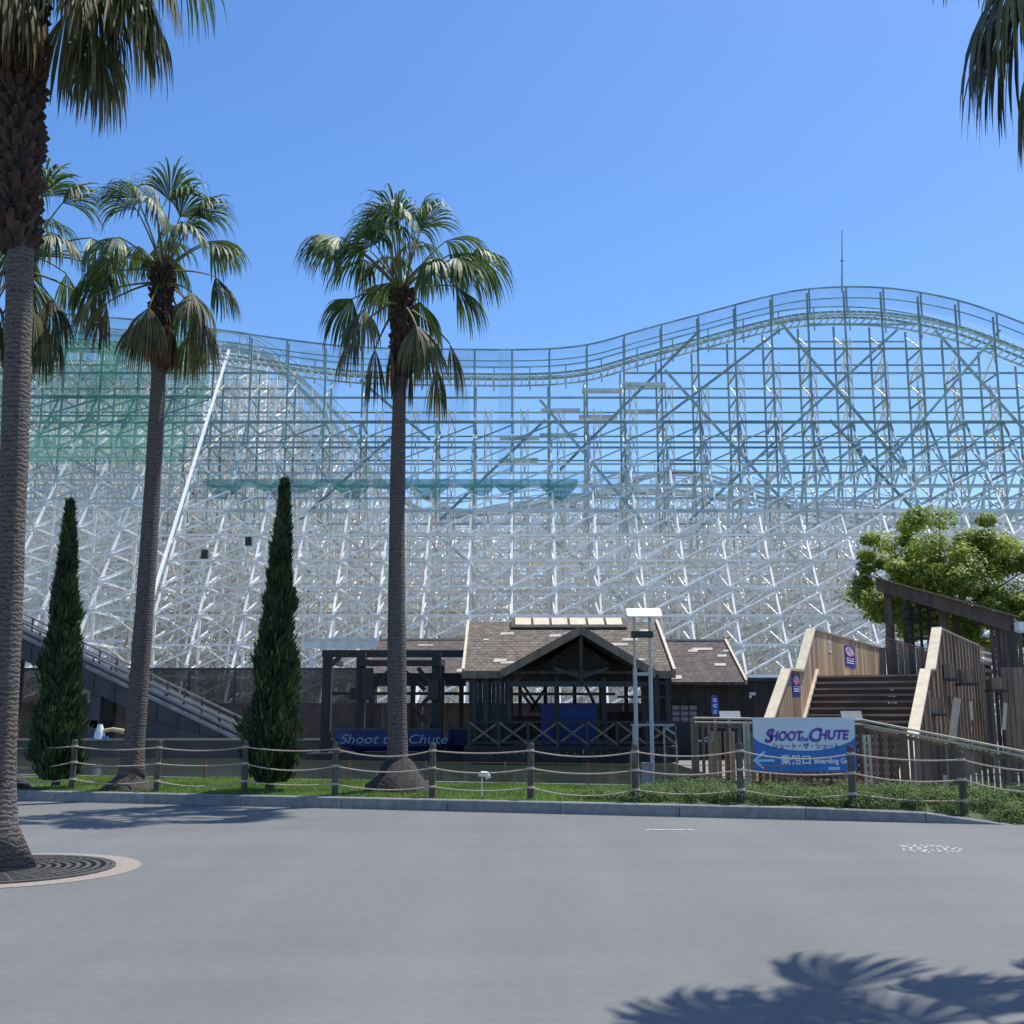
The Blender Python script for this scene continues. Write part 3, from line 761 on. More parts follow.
# ------------------------------------------------------------------ perimeter fence and wall behind the pond
Yf = 52
pf = thing('mesh_fence', 'tall dark mesh fence on posts along the foot of the coaster', 'fence', (0,Yf,0))
zt = P(200,669,Yf).z
mb = MB(); mb.box((-40,Yf,1.9),(P(392,0,Yf).x,Yf+.02,zt)); mb.build('mesh_panel', 'mesh_dark', pf)
mb = MB(); mb.beam((-40,Yf-.06,zt),(P(392,0,Yf).x,Yf-.06,zt),.08,.1); mb.beam((-40,Yf-.06,1.95),(P(392,0,Yf).x,Yf-.06,1.95),.08,.1); mb.build('rail', 'steel_dark', pf)
X = -40
while X < P(392,0,Yf).x:
    mb = MB(); mb.beam((X,Yf-.14,0),(X,Yf-.14,zt+.05),.09,.09); mb.build('post', 'steel_dark', pf); X += 2.1
mb = MB(); Yw = 51
x = -40
while x < 16:
    mb.box((x,Yw,0),(x+1.78,Yw+.12,P(200,705,Yw).z+.0)); x += 1.8
mb.box((-40,Yw-.03,P(200,705,Yw).z+.002),(16,Yw+.15,P(200,703,Yw).z),0)
tag(mb.build('boundary_wall', 'bwall', loc=(0,Yw,0)), 'low brown panel wall running behind the pond and blue boats', 'wall')
# canal edge
mb = MB(); yy = 43.8
mb.box((-40,yy,-.02),(-.9,yy+.35,P(300,741,yy).z)); tag(mb.build('canal_wall', 'bwall', loc=(0,yy,0)), 'brown timber canal edge across the far side of the pond', 'wall')
mb = MB(); mb.box((-40,yy-.04,P(300,741,yy).z+.002),(-.9,yy+.42,P(300,739,yy).z))
tag(mb.build('canal_kerb', 'ringstone', loc=(0,yy,0)), 'pale capping on the brown canal edge', 'kerb')

# ------------------------------------------------------------------ water chute
Yc = 46
ch = thing('water_chute', 'steep grey flume ramp descending from the left into the pond', 'flume', (P(238,745,Yc).x, Yc, 0))
a = P(238,741,Yc); b0 = P(20,637,Yc); d = (b0-a).normalized(); b = a+d*24
nrm = Vector((0,0,1)); W = 2.6
mb = MB()
for y in (0, W): mb.prism([a+Vector((0,y,0)), b+Vector((0,y,0)), b+Vector((0,y,-1.05)), a+Vector((0,y,-.7))], (0,.16,0))
for k in range(26):
    p = a.lerp(b, k/25); mb.beam(p+Vector((0,.2,-.5)), p+Vector((0,W,-.5)), .14, .2)
    if k < 25: mb.beam(p+Vector((.1,-.03,-.85)), p+Vector((.1,-.03,0)), .08, .06)
mb.build('girder', 'chute', ch)
mb = MB(); mb.prism([a+Vector((0,.2,-.25)), b+Vector((0,.2,-.25)), b+Vector((0,W,-.25)), a+Vector((0,W,-.25))], (0,0,-.08)); mb.build('trough', 'chute_rail', ch)
for off in (.08, .36, .62):
    mb = MB(); mb.beam(a+Vector((0,-.05,off)), b+Vector((0,-.05,off)), .08, .10 if off > .1 else .14)
    mb.build('side_rail', 'chute_rail', ch)
    mb = MB(); mb.beam(a+Vector((0,W+.1,off+.05)), b+Vector((0,W+.1,off+.05)), .06, .08)
    mb.build('side_rail', 'chute_rail', ch)
mb = MB()
for k in range(30):
    p = a.lerp(b, k/29)
    mb.beam(p+Vector((0,-.02,0)), p+Vector((0,-.02,.64)), .06, .06); mb.beam(p+Vector((0,W+.1,0)), p+Vector((0,W+.1,.7)), .06, .06)
mb.build('rail_posts', 'chute', ch)
for px in (90, 46, -10, -80, -150):
    mb = MB(); q = P(px,740,Yc); f = (a.x-q.x)/(a.x-b.x); z = a.z+(b.z-a.z)*f-.8
    mb.box((q.x-.22,Yc+.3,0),(q.x+.22,Yc+.7,z)); mb.box((q.x-.22,Yc+1.8,0),(q.x+.22,Yc+2.2,z)); mb.beam((q.x,Yc+.3,z*.5),(q.x,Yc+2.2,z*.5),.3,.3)
    mb.build('pier', 'chute', ch)
mb = MB(); mb.prism([P(130,747,Yc-.1),P(150,722,Yc-.1),P(238,744,Yc-.1),P(238,750,Yc-.1)], (0,.1,0)); mb.build('splash_plate', 'chute', ch)
# pumps and bits at the canal edge
q = P(99,746,42.5); zb = P(300,739,43.8).z
q = Vector((P(99,740,44).x, 44.02, zb))
pm = thing('water_pump', 'small white and blue pump unit under the flume ramp', 'pump', q)
mb = MB(); mb.tube([q, q+Vector((0,0,.25)), q+Vector((0,0,.55))], [.22,.18,.09], 12); mb.build('casing', 'white_bright', pm)
mb = MB(); mb.box((q.x-.25,q.y-.15,q.z+.001),(q.x+.3,q.y+.2,q.z+.09)); mb.build('base_plate', 'blue_sign', pm)
mb = MB(); mb.tube([q+Vector((.12,0,.3)), q+Vector((.5,0,.36)), q+Vector((.9,0,.28)), q+Vector((1.3,.05,.3))], [.07,.08,.10,.09], 8); mb.build('hose', 'yellow', pm)

# ------------------------------------------------------------------ timber frame over the boats
Yt = 43
def board(mb, x0, x1, y0, y1, Y, th=.15, mi=0):
    a = P(x0,y0,Y); b = P(x1,y1,Y); mb.box((min(a.x,b.x),Y,min(a.z,b.z)),(max(a.x,b.x),Y+th,max(a.z,b.z)), mi)
zd = .55
tf = thing('boat_pergola', 'dark open timber frame with posts and beams over the blue boats', 'timber frame', (P(380,740,Yt).x, Yt, 0))
for px, Y in ((326,Yt),(360,Yt-.4),(436,Yt-.4),(326,Yt+4),(400,Yt+4),(440,Yt+4)):
    mb = MB(); q = P(px,700,Y); t_ = P(px,652,Y).z if Y < 45 else 3.9
    mb.box((q.x-.17,Y,0),(q.x+.17,Y+.34,t_)); mb.build('post', 'wood_dark', tf)
for (x0,x1,y0,y1,Y) in ((322,472,650,657,Yt-.02),(358,440,660,666,Yt-.55),(378,472,673,680,Yt+.6),(330,472,692,695,Yt+4.2)):
    mb = MB(); board(mb,x0,x1,y0,y1,Y,.25); mb.build('beam', 'wood_dark', tf)
for (p0,p1,Y) in (((372,690),(392,668),Yt-.3),((436,690),(418,668),Yt-.3),((330,666),(340,657),Yt-.05),((412,705),(436,735),Yt+3.9),((436,690),(412,715),Yt+3.7),((402,668),(425,690),Yt+3.8)):
    mb = MB(); mb.beam(P(*p0,Y), P(*p1,Y), .14, .16); mb.build('brace', 'wood_dark', tf)
for y in (.0, 2.0):
    for px in (326,360,436):
        q = P(px,651,Yt)
        mb = MB(); mb.beam((q.x,Yt+.36,q.z-.32+y*.0),(q.x,Yt+4.0,q.z-.32),.16,.2); 
        if y == 0: mb.build('cross_beam', 'wood_dark', tf)
mb = MB(); board(mb,362,372,668,700,Yt-.62,.3); mb.build('control_box', 'black', tf)
mb = MB(); board(mb,428,438,680,700,Yt-.62,.3); mb.build('control_box', 'black', tf)
mb = MB(); board(mb,350,366,688,700,Yt+2.5,.06); mb.build('hanging_board', 'wood_green', tf)
# small grey metal canopy beyond
mb = MB(); q0 = P(320,648,58); q1 = P(379,640,58)
mb.box((q0.x-.8,58,q0.z),(q1.x,58.2,q1.z)); mb.box((q0.x-.8,57.9,q1.z+.005),(q1.x,61,q1.z+.1)); mb.box((q1.x-.12,57.8,q0.z-.1),(q1.x,57.9,q1.z+.1))
for x in (q0.x-.6, q1.x-.4): mb.box((x,58.3,0),(x+.15,58.45,q0.z))
tag(mb.build('steel_canopy', 'white', loc=(q0.x,58,0)), 'thin white steel canopy edge above the timber frame at left', 'canopy')

# ------------------------------------------------------------------ boats
def boat(label, x0, x1, Y, zb, letter=None):
    L = x1-x0; c = Vector((x0, Y, zb)); t = thing('flume_boat', label, 'boat', c, group='blue flume boats')
    W = 1.7; mb = MB(); secs = []
    n = 12
    for i in range(n+1):
        f = i/n; x = x0+L*f; w = W/2*min(1, .25+ (f/.18 if f < .18 else 1)*.75); h0 = .28*max(0,1-f/.2); top = .82+.14*max(0,1-f/.15)
        secs.append([(x,Y+W/2-w,zb+top),(x,Y+W/2-w*.9,zb+.25+h0),(x,Y+W/2-w*.6,zb+.04+h0),(x,Y+W/2+w*.6,zb+.04+h0),(x,Y+W/2+w*.9,zb+.25+h0),(x,Y+W/2+w,zb+top)])
    vs = [v for s in secs for v in s]
    fs = [(i*6+j,(i+1)*6+j,(i+1)*6+j+1,i*6+j+1) for i in range(n) for j in range(5)]+[tuple(range(6)), tuple(range(n*6,n*6+6))[::-1]]
    mb.add(vs, fs); mb.box((x0+.5,Y+.15,zb+.45),(x1-.05,Y+W-.15,zb+.5)); mb.build('hull', 'blue_hull', t)
    mb = MB(); mb.beam((x0+.05,Y+.02,zb+.84),(x1,Y-.0,zb+.84),.06,.05); mb.beam((x0+.05,Y+W,zb+.84),(x1,Y+W,zb+.84),.06,.05); mb.build('gunwale', 'steel_dark', t)
    k = 0; xs_ = x0+1.0
    while xs_ < x1-.4:
        mb = MB(); mb.box((xs_,Y+.2,zb+.51),(xs_+.45,Y+W-.2,zb+.62)); mb.box((xs_+.45,Y+.2,zb+.51),(xs_+.55,Y+W-.2,zb+1.02)); mb.build('seat', 'black', t); xs_ += .95
    if letter: text_part(letter, .46, 'ink_pale', (x0+L*.56, Y-.012, zb+.48), t, ext=.004, sx=1.25, shear=.25, bold=.004)
x0 = P(333,728,41.4).x
boat('blue boat with pale script lettering moored under the timber frame', x0, P(441,728,41.4).x, 41.4, .28, 'Shoot the Chute')
boat('plain dark blue boat moored behind the lettered boat, by the pavilion wall', P(442,730,42.6).x+.2, P(476,730,42.6).x, 42.6, .28)
mb = MB(); a = P(362,738,41.2); mb.box((P(330,0,41.2).x,41.3,.0),(P(470,0,41.2).x,43.7,.27)); 
tag(mb.build('mooring_dock', 'wood_dark', loc=(a.x,41.3,0)), 'low dark timber dock beneath the blue boats', 'dock')

# ------------------------------------------------------------------ station pavilion
YR, YE, YG = 45.0, 40.4, 39.0
pv = thing('station_pavilion', 'dark timber boarding pavilion with shingled roof and front gable', 'pavilion', (2.4,YE,0))
ZR = P(560,622,YR).z; ZE = P(560,671,YE).z; XL = P(470,622,YR).x; XRt = P(655,622,YR).x
YB = 2*YR-YE
def slab(mb, pts, th=.12, mi=0): mb.prism(pts, (0,0,-th), mi)
mb = MB()
slab(mb, [(XL,YE,ZE),(XRt,YE,ZE),(XRt,YR,ZR),(XL,YR,ZR)]); slab(mb, [(XL,YR+.001,ZR),(XRt,YR+.001,ZR),(XRt,YB,ZE),(XL,YB,ZE)])
rf = mb.build('roof', 'shingle', pv); fix_normals(rf)
mb = MB()
mb.beam((XL-.06,YE-.05,ZE-.02),(XL-.06,YR,ZR),.1,.22,up=(0,1,0)); mb.beam((XRt+.06,YE-.05,ZE-.02),(XRt+.06,YR,ZR),.1,.22,up=(0,1,0))
mb.build('barge_board', 'cap', rf)
mb = MB(); mb.box((XL-.1,YE-.1,ZE-.26),(-.35,YE-.03,ZE-.02)); mb.box((5.2,YE-.1,ZE-.26),(XRt+.1,YE-.03,ZE-.02)); mb.build('gutter', 'wood_brown', rf)
mb = MB(); a = P(514,619,YR); b = P(622,619,YR); n = 6
mb.box((a.x-.1,YR-.75,ZR-.32),(b.x+.1,YR-.68,ZR-.22))
for k in range(n):
    xa = a.x+(b.x-a.x)*k/n+.05; xb = a.x+(b.x-a.x)*(k+1)/n-.05
    mb.prism([(xa,YR-.7,ZR-.2),(xb,YR-.7,ZR-.2),(xb,YR-.05,ZR+.12),(xa,YR-.05,ZR+.12)],(0,0,.05))
sk = mb.build('skylight', 'cap', pv); fix_normals(sk)
mb = MB(); mb.prism([(a.x-.12,YR-.8,ZR-.32),(b.x+.12,YR-.8,ZR-.32),(b.x+.12,YR+.05,ZR+.10),(a.x-.12,YR+.05,ZR+.10)],(0,0,.055)); o = mb.build('skylight_frame', 'wood_dark', sk); fix_normals(o)
# bare patches where shingles are missing
rp = random.Random(4)
def roof_pt(px, py):   # find point on front slope under this roof
    lo, hi = YE, YR
    for _ in range(30):
        m_ = (lo+hi)/2; z = ZE+(ZR-ZE)*(m_-YE)/(YR-YE)
        if P(px,py,m_).z > z: lo = m_
        else: hi = m_
    return P(px,py,lo)
mb = MB()
for (x,y,w,h) in [(507,634,14,2),(555,636,12,2),(500,661,14,2.5),(510,663,20,1.5),(645,631,12,2),(618,645,20,2),(610,651,8,2),(630,640,16,2),(623,655,6,1.5),(640,660,10,1.3),(486,640,6,1.2)]:
    q = roof_pt(x,y); hw = w/2*q.y/F; sl = (ZR-ZE)/(YR-YE); hh = h*.06
    mb.prism([(q.x-hw,q.y-hh,q.z-sl*hh+.012),(q.x+hw*.9,q.y-hh*.8,q.z-sl*hh*.8+.012),(q.x+hw,q.y+hh,q.z+sl*hh+.012),(q.x-hw*.8,q.y+hh,q.z+sl*hh+.012)],(0,0,.012))
o = mb.build('bare_patch', 'patch', rf); fix_normals(o)
# gable porch
gx, gz = P(581,629,YG).x, P(581,630,YG).z; gl = P(503,673,YG); gr_ = P(655,674,YG); sl = (ZR-ZE)/(YR-YE)
yback = YE+(gz-ZE)/sl+.3
mb = MB()
mb.prism([(gl.x,YG,gl.z),(gx,YG,gz),(gx,yback,gz),(gl.x,YE+.4,gl.z)],(0,0,-.12)); mb.prism([(gx+.001,YG,gz),(gr_.x,YG,gr_.z),(gr_.x,YE+.4,gr_.z),(gx+.001,yback,gz)],(0,0,-.12))
g_ = mb.build('porch_roof', 'shingle_dark', pv); fix_normals(g_)
mb = MB(); mb.beam((gl.x-.05,YG-.06,gl.z-.02),(gx,YG-.06,gz-.0),.1,.26,up=(0,0,1)); mb.beam((gx,YG-.063,gz),(gr_.x+.05,YG-.063,gr_.z-.02),.1,.26); mb.build('barge_board', 'wood_brown', g_)
# gable infill and truss
mb = MB(); zt_ = P(560,683,YG).z
mb.box((gl.x+.25,YG+.15,zt_-.12),(gr_.x-.25,YG+.3,zt_+.06)); 
mb.beam((gx,YG+.15,zt_),(gx,YG+.15,gz-.1),.12,.12,up=(0,1,0)); mb.beam((gx,YG+.2,zt_+.2),(gx-.95,YG+.2,zt_+.52),.1,.1); mb.beam((gx,YG+.2,zt_+.2),(gx+.95,YG+.2,zt_+.52),.1,.1)
mb.build('truss', 'wood_green', pv)
mb = MB(); mb.prism([(gl.x+.35,YE+.3,zt_),(gr_.x-.35,YE+.3,zt_),(gx,YE+.3,gz-.25)],(0,.08,0)); o = mb.build('gable_wall', 'wood_dark', pv); fix_normals(o)
zdk = P(560,746,YE).z
def boards(mb, x0, x1, Y, z0, z1, w=.16, th=.05, gap=.008, mi=0):
    x = x0
    while x < x1-.01: 
        xe = min(x+w-gap, x1); mb.box((x,Y+random.uniform(0,.006),z0),(xe,Y+th,z1), mi); x += w
mb = MB(); boards(mb, XL+.15, gl.x+.35, YE+.25, zdk, ZE-.15); mb.build('wall', 'wood_green', pv)
mb = MB(); boards(mb, gr_.x-.3, XRt-.1, YE+.25, zdk, ZE-.15); mb.build('wall', 'wood_green', pv)
for px in (474,486,509,557,604,657,668):
    mb = MB(); q = P(px,700,YE); mb.box((q.x-.09,YE+.02,zdk-.0),(q.x+.09,YE+.2,ZE-.2)); mb.build('post', 'wood_green', pv)
# rear: posts, rails and braces, open to the bright coaster behind
for px in (498,520,545,574,600,625,650):
    mb = MB(); X = P(px,700,YB).x; mb.box((X-.08,YB-.6,zdk),(X+.08,YB-.44,ZE-.1)); mb.build('post', 'wood_dark', pv)
mb = MB(); zz = P(560,694,YE+.1).z; mb.box((P(510,0,YE).x,YE+.06,zz-.05),(P(604,0,YE).x,YE+.14,zz+.05)); zz = P(560,683,YE+.1).z
mb.box((P(510,0,YE).x,YE+.062,zz-.07),(P(655,0,YE).x,YE+.142,zz+.07)); mb.box((P(606,0,YE).x,YE+.06,P(0,697,YE).z-.04),(P(655,0,YE).x,YE+.13,P(0,697,YE).z+.04)); mb.build('window_rail', 'wood_green', pv)
mb = MB()
for (a_,b_) in (((521,682),(545,718)),((548,684),(530,712)),((585,684),(598,712)),((520,690),(536,712))):
    mb.beam(P(*a_,YB-.7),P(*b_,YB-.7),.12,.12)
mb.build('brace', 'wood_dark', pv)
mb = MB(); mb.box((P(606,0,YE).x,YE+.4,zdk),(P(655,0,YE).x,YE+.46,P(0,722,YE).z)); boards(mb, P(628,0,YE+1).x, P(655,0,YE+1).x, YE+1.2, zdk, ZE-.2); mb.build('inner_wall', 'wood_dark', pv)
mb = MB(); boards(mb, P(512,0,YB).x, P(545,0,YB).x, YB-.5, zdk, P(0,716,YB).z); boards(mb, P(596,0,YB).x, P(650,0,YB).x, YB-.5, zdk, P(0,712,YB).z); mb.build('rear_wall', 'wood_dark', pv)
mb = MB(); mb.box((XL,YE-.3,zdk-.12),(XRt+.1,YB-.3,zdk-.004)); mb.build('deck', 'wood_dark', pv)
mb = MB(); boards(mb, XL, XRt+.1, YE-.28, -.0, zdk-.13, .3); 
mb.build('skirting', 'wood_dark', pv)
# blue screen inside
mb = MB(); a = P(541,706,YE+.6); b = P(597,745,YE+.6)
mb.box((a.x,YE+.6,zdk),(b.x,YE+.66,a.z)); mb.box((a.x-.04,YE+.57,a.z+.002),(b.x+.04,YE+.69,a.z+.06)); mb.box((a.x,YE+.54,P(0,719,YE+.6).z),(b.x,YE+.598,P(0,716,YE+.6).z)); mb.build('blue_screen', 'blue', pv)
# X railing
zr0, zr1 = P(0,744,YE-.2).z, P(0,722,YE-.2).z
mb = MB(); xa = P(474,0,YE-.2).x; xb = P(657,0,YE-.2).x
for z in (zr0+.05, zr1): mb.beam((xa,YE-.25,z),(xb,YE-.25,z),.06,.08)
mb.build('railing', 'wood_green', pv)
n = 7
for k in range(n):
    mb = MB(); p = xa+(xb-xa)*k/n; q = xa+(xb-xa)*(k+1)/n
    mb.beam((p,YE-.22,zr0),(q,YE-.22,zr1),.05,.07,1); mb.beam((p,YE-.27,zr1),(q,YE-.27,zr0),.05,.07,1); mb.beam((p,YE-.25,zr0-.1),(p,YE-.25,zr1+.05),.09,.09,0); mb.build('cross_panel', ['wood_green','wood_brown'], pv)

# annex buildings
def annex(label, x0r, x1r, x1e, yr, ye, Yr, Ye, x0e=None, roofmat='shingle_dark', patches=(), wallmat='wood_dark', floor=0, walls=True):
    t = thing('station_annex', label, 'outbuilding', ((P(x0r,0,Yr).x+P(x1r,0,Yr).x)/2, Ye, 0))
    zr, ze = P(0,yr,Yr).z, P(0,ye,Ye).z; X0 = P(x0r,yr,Yr).x; X1 = P(x1r,yr,Yr).x
    Yb = 2*Yr-Ye
    mb = MB(); mb.prism([(X0,Ye,ze),(X1,Ye,ze),(X1,Yr,zr),(X0,Yr,zr)],(0,0,-.12)); mb.prism([(X0,Yr+.001,zr),(X1,Yr+.001,zr),(X1,Yb,ze),(X0,Yb,ze)],(0,0,-.12))
    rf = mb.build('roof', roofmat, t); fix_normals(rf)
    mb = MB(); mb.beam((X1+.05,Ye,ze),(X1+.05,Yr,zr),.08,.2,up=(0,1,0)); mb.box((X0,Yr-.06,zr+.004),(X1,Yr+.06,zr+.07)); mb.build('barge_board', 'cap', rf)
    mb = MB(); 
    for (x,y,w,h) in patches:
        q = P(x,y,Ye); f = (y-ye)/(yr-ye); yy_ = Ye+(Yr-Ye)*f*1.0; z = ze+(zr-ze)*(yy_-Ye)/(Yr-Ye); hw = w/2*yy_/F; sl_ = (zr-ze)/(Yr-Ye); hh = h*.06
        X = (x-512)/F*(yy_*math.cos(TH)+(z-EYE)*math.sin(TH))
        mb.prism([(X-hw,yy_-hh,z-sl_*hh+.012),(X+hw*.9,yy_-hh*.8,z-sl_*hh*.8+.012),(X+hw,yy_+hh,z+sl_*hh+.012),(X-hw*.8,yy_+hh,z+sl_*hh+.012)],(0,0,.012))
    if patches: o = mb.build('bare_patch', 'patch', rf); fix_normals(o)
    return t, X0, X1, ze, Yb
t, X0, X1, ze, Yb = annex('dark low building with patchy shingle roof right of the pavilion', 650, 724, 737, 641, 682, 47.5, 43.5, patches=[(702,650,22,2),(693,652,10,2),(728,652,10,1.5),(722,657,10,2),(720,666,12,2),(676,678,12,3)])
mb = MB(); boards(mb, X0+.1, X1-.1, 44.0, 0, ze-.05, .22); mb.build('wall', 'wood_dark', t)
mb = MB(); boards(mb, X0+.1, X1-.1, Yb-.3, 0, ze-.05, .22); mb.build('wall', 'wood_dark', t); mb = MB()
boards(mb, X1-.1, X1+2.6, 44.4, 0, P(0,681,44.4).z, .3); mb.build('wall', 'wood_dark', t)
mb = MB(); mb.box((X1-.1,44.2,P(0,681,44.4).z+.004),(X1+2.6,45.8,P(0,681,44.4).z+.12)); mb.build('flat_roof', 'steel_dark', t)
a = P(663,705,43.9); b = P(698,722,43.9)
mb = MB(); mb.box((a.x,43.94,b.z),(b.x,43.98,a.z)); w_ = mb.build('window', 'greybox', t)
mb = MB()
for k in range(5): x = a.x+(b.x-a.x)*k/4; mb.beam((x,43.92,b.z),(x,43.92,a.z),.04,.04)
for k in range(4): z = b.z+(a.z-b.z)*k/3; mb.beam((a.x,43.90,z),(b.x,43.90,z),.04,.04)
mb.build('window_frame', 'wood_dark', w_)
mb = MB(); q = P(752,694,44.3); mb.box((q.x-.12,44.2,q.z-.05),(q.x+.12,44.35,q.z+.06)); mb.tube([q+Vector((-.08,-.1,-.02)),q+Vector((-.12,-.25,-.12))],[.04,.06],8); mb.build('wall_lamp', 'white_bright', t)
t, X0, X1, ze, Yb = annex('low shed with brown shingle roof between the timber frame and pavilion', 379, 470, 470, 640, 673, 53, 48.5, patches=[(425,646,16,1.5),(461,671,9,3)])
for x in (X0+.2, X0+2.0, X1-.2):
    mb = MB(); mb.box((x-.1,48.8,0),(x+.1,49,ze-.1)); mb.build('post', 'wood_dark', t)
mb = MB(); mb.box((X0,48.7,ze-.55),(X1,48.8,ze-.13)); mb.build('beam', 'wood_dark', t)

# ------------------------------------------------------------------ rope fence
def fy(x): return 0
rf_ = thing('rope_fence', 'low fence of wooden posts and three sagging ropes along the kerb', 'fence', KP(0,.5,0))
posts_px = [-20,72,156,244,335,432,530.5,636,741.5,853,964,1062]
pts = []
for px in posts_px:
    k = (px-512)/F; X = 0
    for _ in range(20):
        p = KP(X,.42,.2); X = k*(p.y*math.cos(TH)+(p.z-EYE)*math.sin(TH))-kn.x*.42
    p = KP(X,.42,0); p.z = bedz(X,.42); pts.append(p)
PH = .96
for i, p in enumerate(pts):
    mb = MB(); rr = random.Random(i); lean = Vector((rr.uniform(-.015,.015),rr.uniform(-.015,.015),0))
    mb.tube([p-Vector((0,0,.1)), p+Vector((0,0,.4))+lean*.5, p+Vector((0,0,PH-.03))+lean, p+Vector((0,0,PH))+lean], [.062,.058,.056,.045], 10)
    po = mb.build('post', 'postwood', rf_)
    mb = MB()
    for h in (.21,.53,.83):
        c = p+Vector((0,0,h)); mb.tube([c-Vector((0,0,.022)), c+Vector((0,0,.022))], [.068,.068], 10)
    mb.build('rope_lashing', 'rope', po)
for i, (p, q) in enumerate(zip(pts, pts[1:])):
    rr = random.Random(i+40)
    for h in (.21,.53,.83):
        if p.x > 6 and h < .3: continue
        sag = rr.uniform(.04,.13); n = 12; mb = MB()
        mb.tube([p.lerp(q,k/n)+Vector((0,-.06,h-4*sag*(k/n)*(1-k/n))) for k in range(n+1)], .013, 6, 0)
        mb.build('rope', 'rope', rf_, smooth=True)
# low thin orange rail at pond edge
lr = thing('pond_rail', 'thin low rail with rusty orange posts at the pond edge', 'railing', KP(-2,BANK-.25,0))
X = -14; mb = MB()
while X < 4.4:
    p = KP(X,BANK-.25,.2); m2 = MB(); m2.beam(p,p+Vector((0,0,.5)),.035,.035); m2.build('post','orange',lr); X += 1.62
for h in (.48,.28): mb.beam(KP(-14,BANK-.25,.2+h),KP(4.2,BANK-.25,.2+h),.014,.014)
mb.build('wire','orange',lr)

# spotlight on lawn
q = G(482,793,.26)
sp = thing('garden_spotlight', 'small white spotlight on a stake in the lawn', 'spotlight', q)
mb = MB(); mb.tube([q-Vector((0,0,.05)), q+Vector((0,0,.26))], .012, 6); mb.build('stake', 'white_bright', sp)
mb = MB(); c = q+Vector((.03,0,.3)); mb.tube([c+Vector((-.09,.0,0)), c+Vector((-.03,0,.03)), c+Vector((.05,0,.02)), c+Vector((.09,-.0,-.05))], [.03,.05,.055,.05], 10); mb.build('lamp_head', 'white_bright', sp, smooth=True)

# ------------------------------------------------------------------ twin-post lamp
YL = 24.6
lp = thing('double_post_lamp', 'tall white box lamp on two slim grey posts before the pavilion', 'lamp', (P(643,780,YL).x,YL,0))
for px0, px1 in ((634,635),(656.5,650)):
    pass
xl = P(635.5,700,YL).x; xr = P(651,700,YL).x; ztop = P(640,617,YL).z; zm = P(640,668,YL).z
for x in (xl, xr):
    mb = MB(); mb.tube([(x,YL,0),(x,YL,zm)], .045, 10); mb.tube([(x,YL,zm),(x,YL,ztop)], .028, 8); mb.build('post', 'steel', lp)
mb = MB(); z = P(640,674,YL).z; mb.beam((xl+.04,YL,z),(xr-.04,YL,z),.05,.07); mb.build('cross_bar', 'steel', lp)
mb = MB(); a = P(633,631,YL); b = P(654,638,YL); mb.tube([(xl-.07,YL-.02,(a.z+b.z)/2),(xr+.07,YL-.02,(a.z+b.z)/2)], .075, 12); mb.build('ballast_box', 'steel_dark', lp)
mb = MB(); a = P(626,608,YL); b = P(661,617,YL)
c = .03
lc = lambda x,z: (x,YL-.2+(z-b.z)*1.3,z)
mb.prism([lc(a.x,b.z+c),lc(a.x+c,b.z),lc(b.x-c,b.z),lc(b.x,b.z+c),lc(b.x,a.z-c),lc(b.x-c,a.z),lc(a.x+c,a.z),lc(a.x,a.z-c)],(0,.22,0)); o = mb.build('lamp_box', 'white_bright', lp); fix_normals(o)
mb = MB(); mb.box((xl-.14,YL-.16,.1),(xl-.02,YL-.05,.86)); mb.box((xl+.1,YL-.16,.1),(xl+.26,YL-.02,.62)); mb.build('junction_box', 'greybox', lp)

# white stand with tray, and rail frame with monitor
st = thing('tray_stand', 'small white stand on two thin legs with a shallow tray', 'stand', (P(683,780,24).x,24,0))
xs0, xs1 = P(681,0,24).x, P(686.5,0,24).x; zt = P(0,742,24).z
for x in (xs0,xs1):
    mb = MB(); mb.tube([(x,24,.0),(x,24,zt)], .02, 8); mb.build('leg', 'white_bright', st)
mb = MB(); mb.box((xs0-.12,23.9,zt+.001),(xs1+.12,24.15,zt+.03)); mb.beam((xs0-.02,24,zt+.03),(xs1,24,zt+.13),.03,.03); mb.build('tray', 'steel', st)
mn = thing('monitor_frame', 'black monitor box in a thin white rail frame beside the pavilion', 'monitor', (P(695,740,30).x,30,0))
mb = MB(); a = P(676,722,30); b = P(694,740,30); mb.box((a.x,30,b.z),(b.x,30.25,a.z)); mb.box((a.x+.04,29.97,b.z+.05),(b.x-.04,30,a.z-.05)); mb.build('screen_box', 'black', mn)
mb = MB(); mb.beam(P(631,725,30),P(674,725,30),.05,.05); mb.beam(P(664,727,30),P(675,734,30),.04,.05); mb.beam(P(664,727,30),P(664,744,30),.04,.04); mb.beam(P(692,728,29.9),P(692,746,29.9),.04,.04)
for px in (633,664,676,692): q = P(px,725,30.05); mb.beam((q.x,30.05,0),(q.x,30.05,q.z),.04,.04)
mb.build('rail', 'steel', mn)

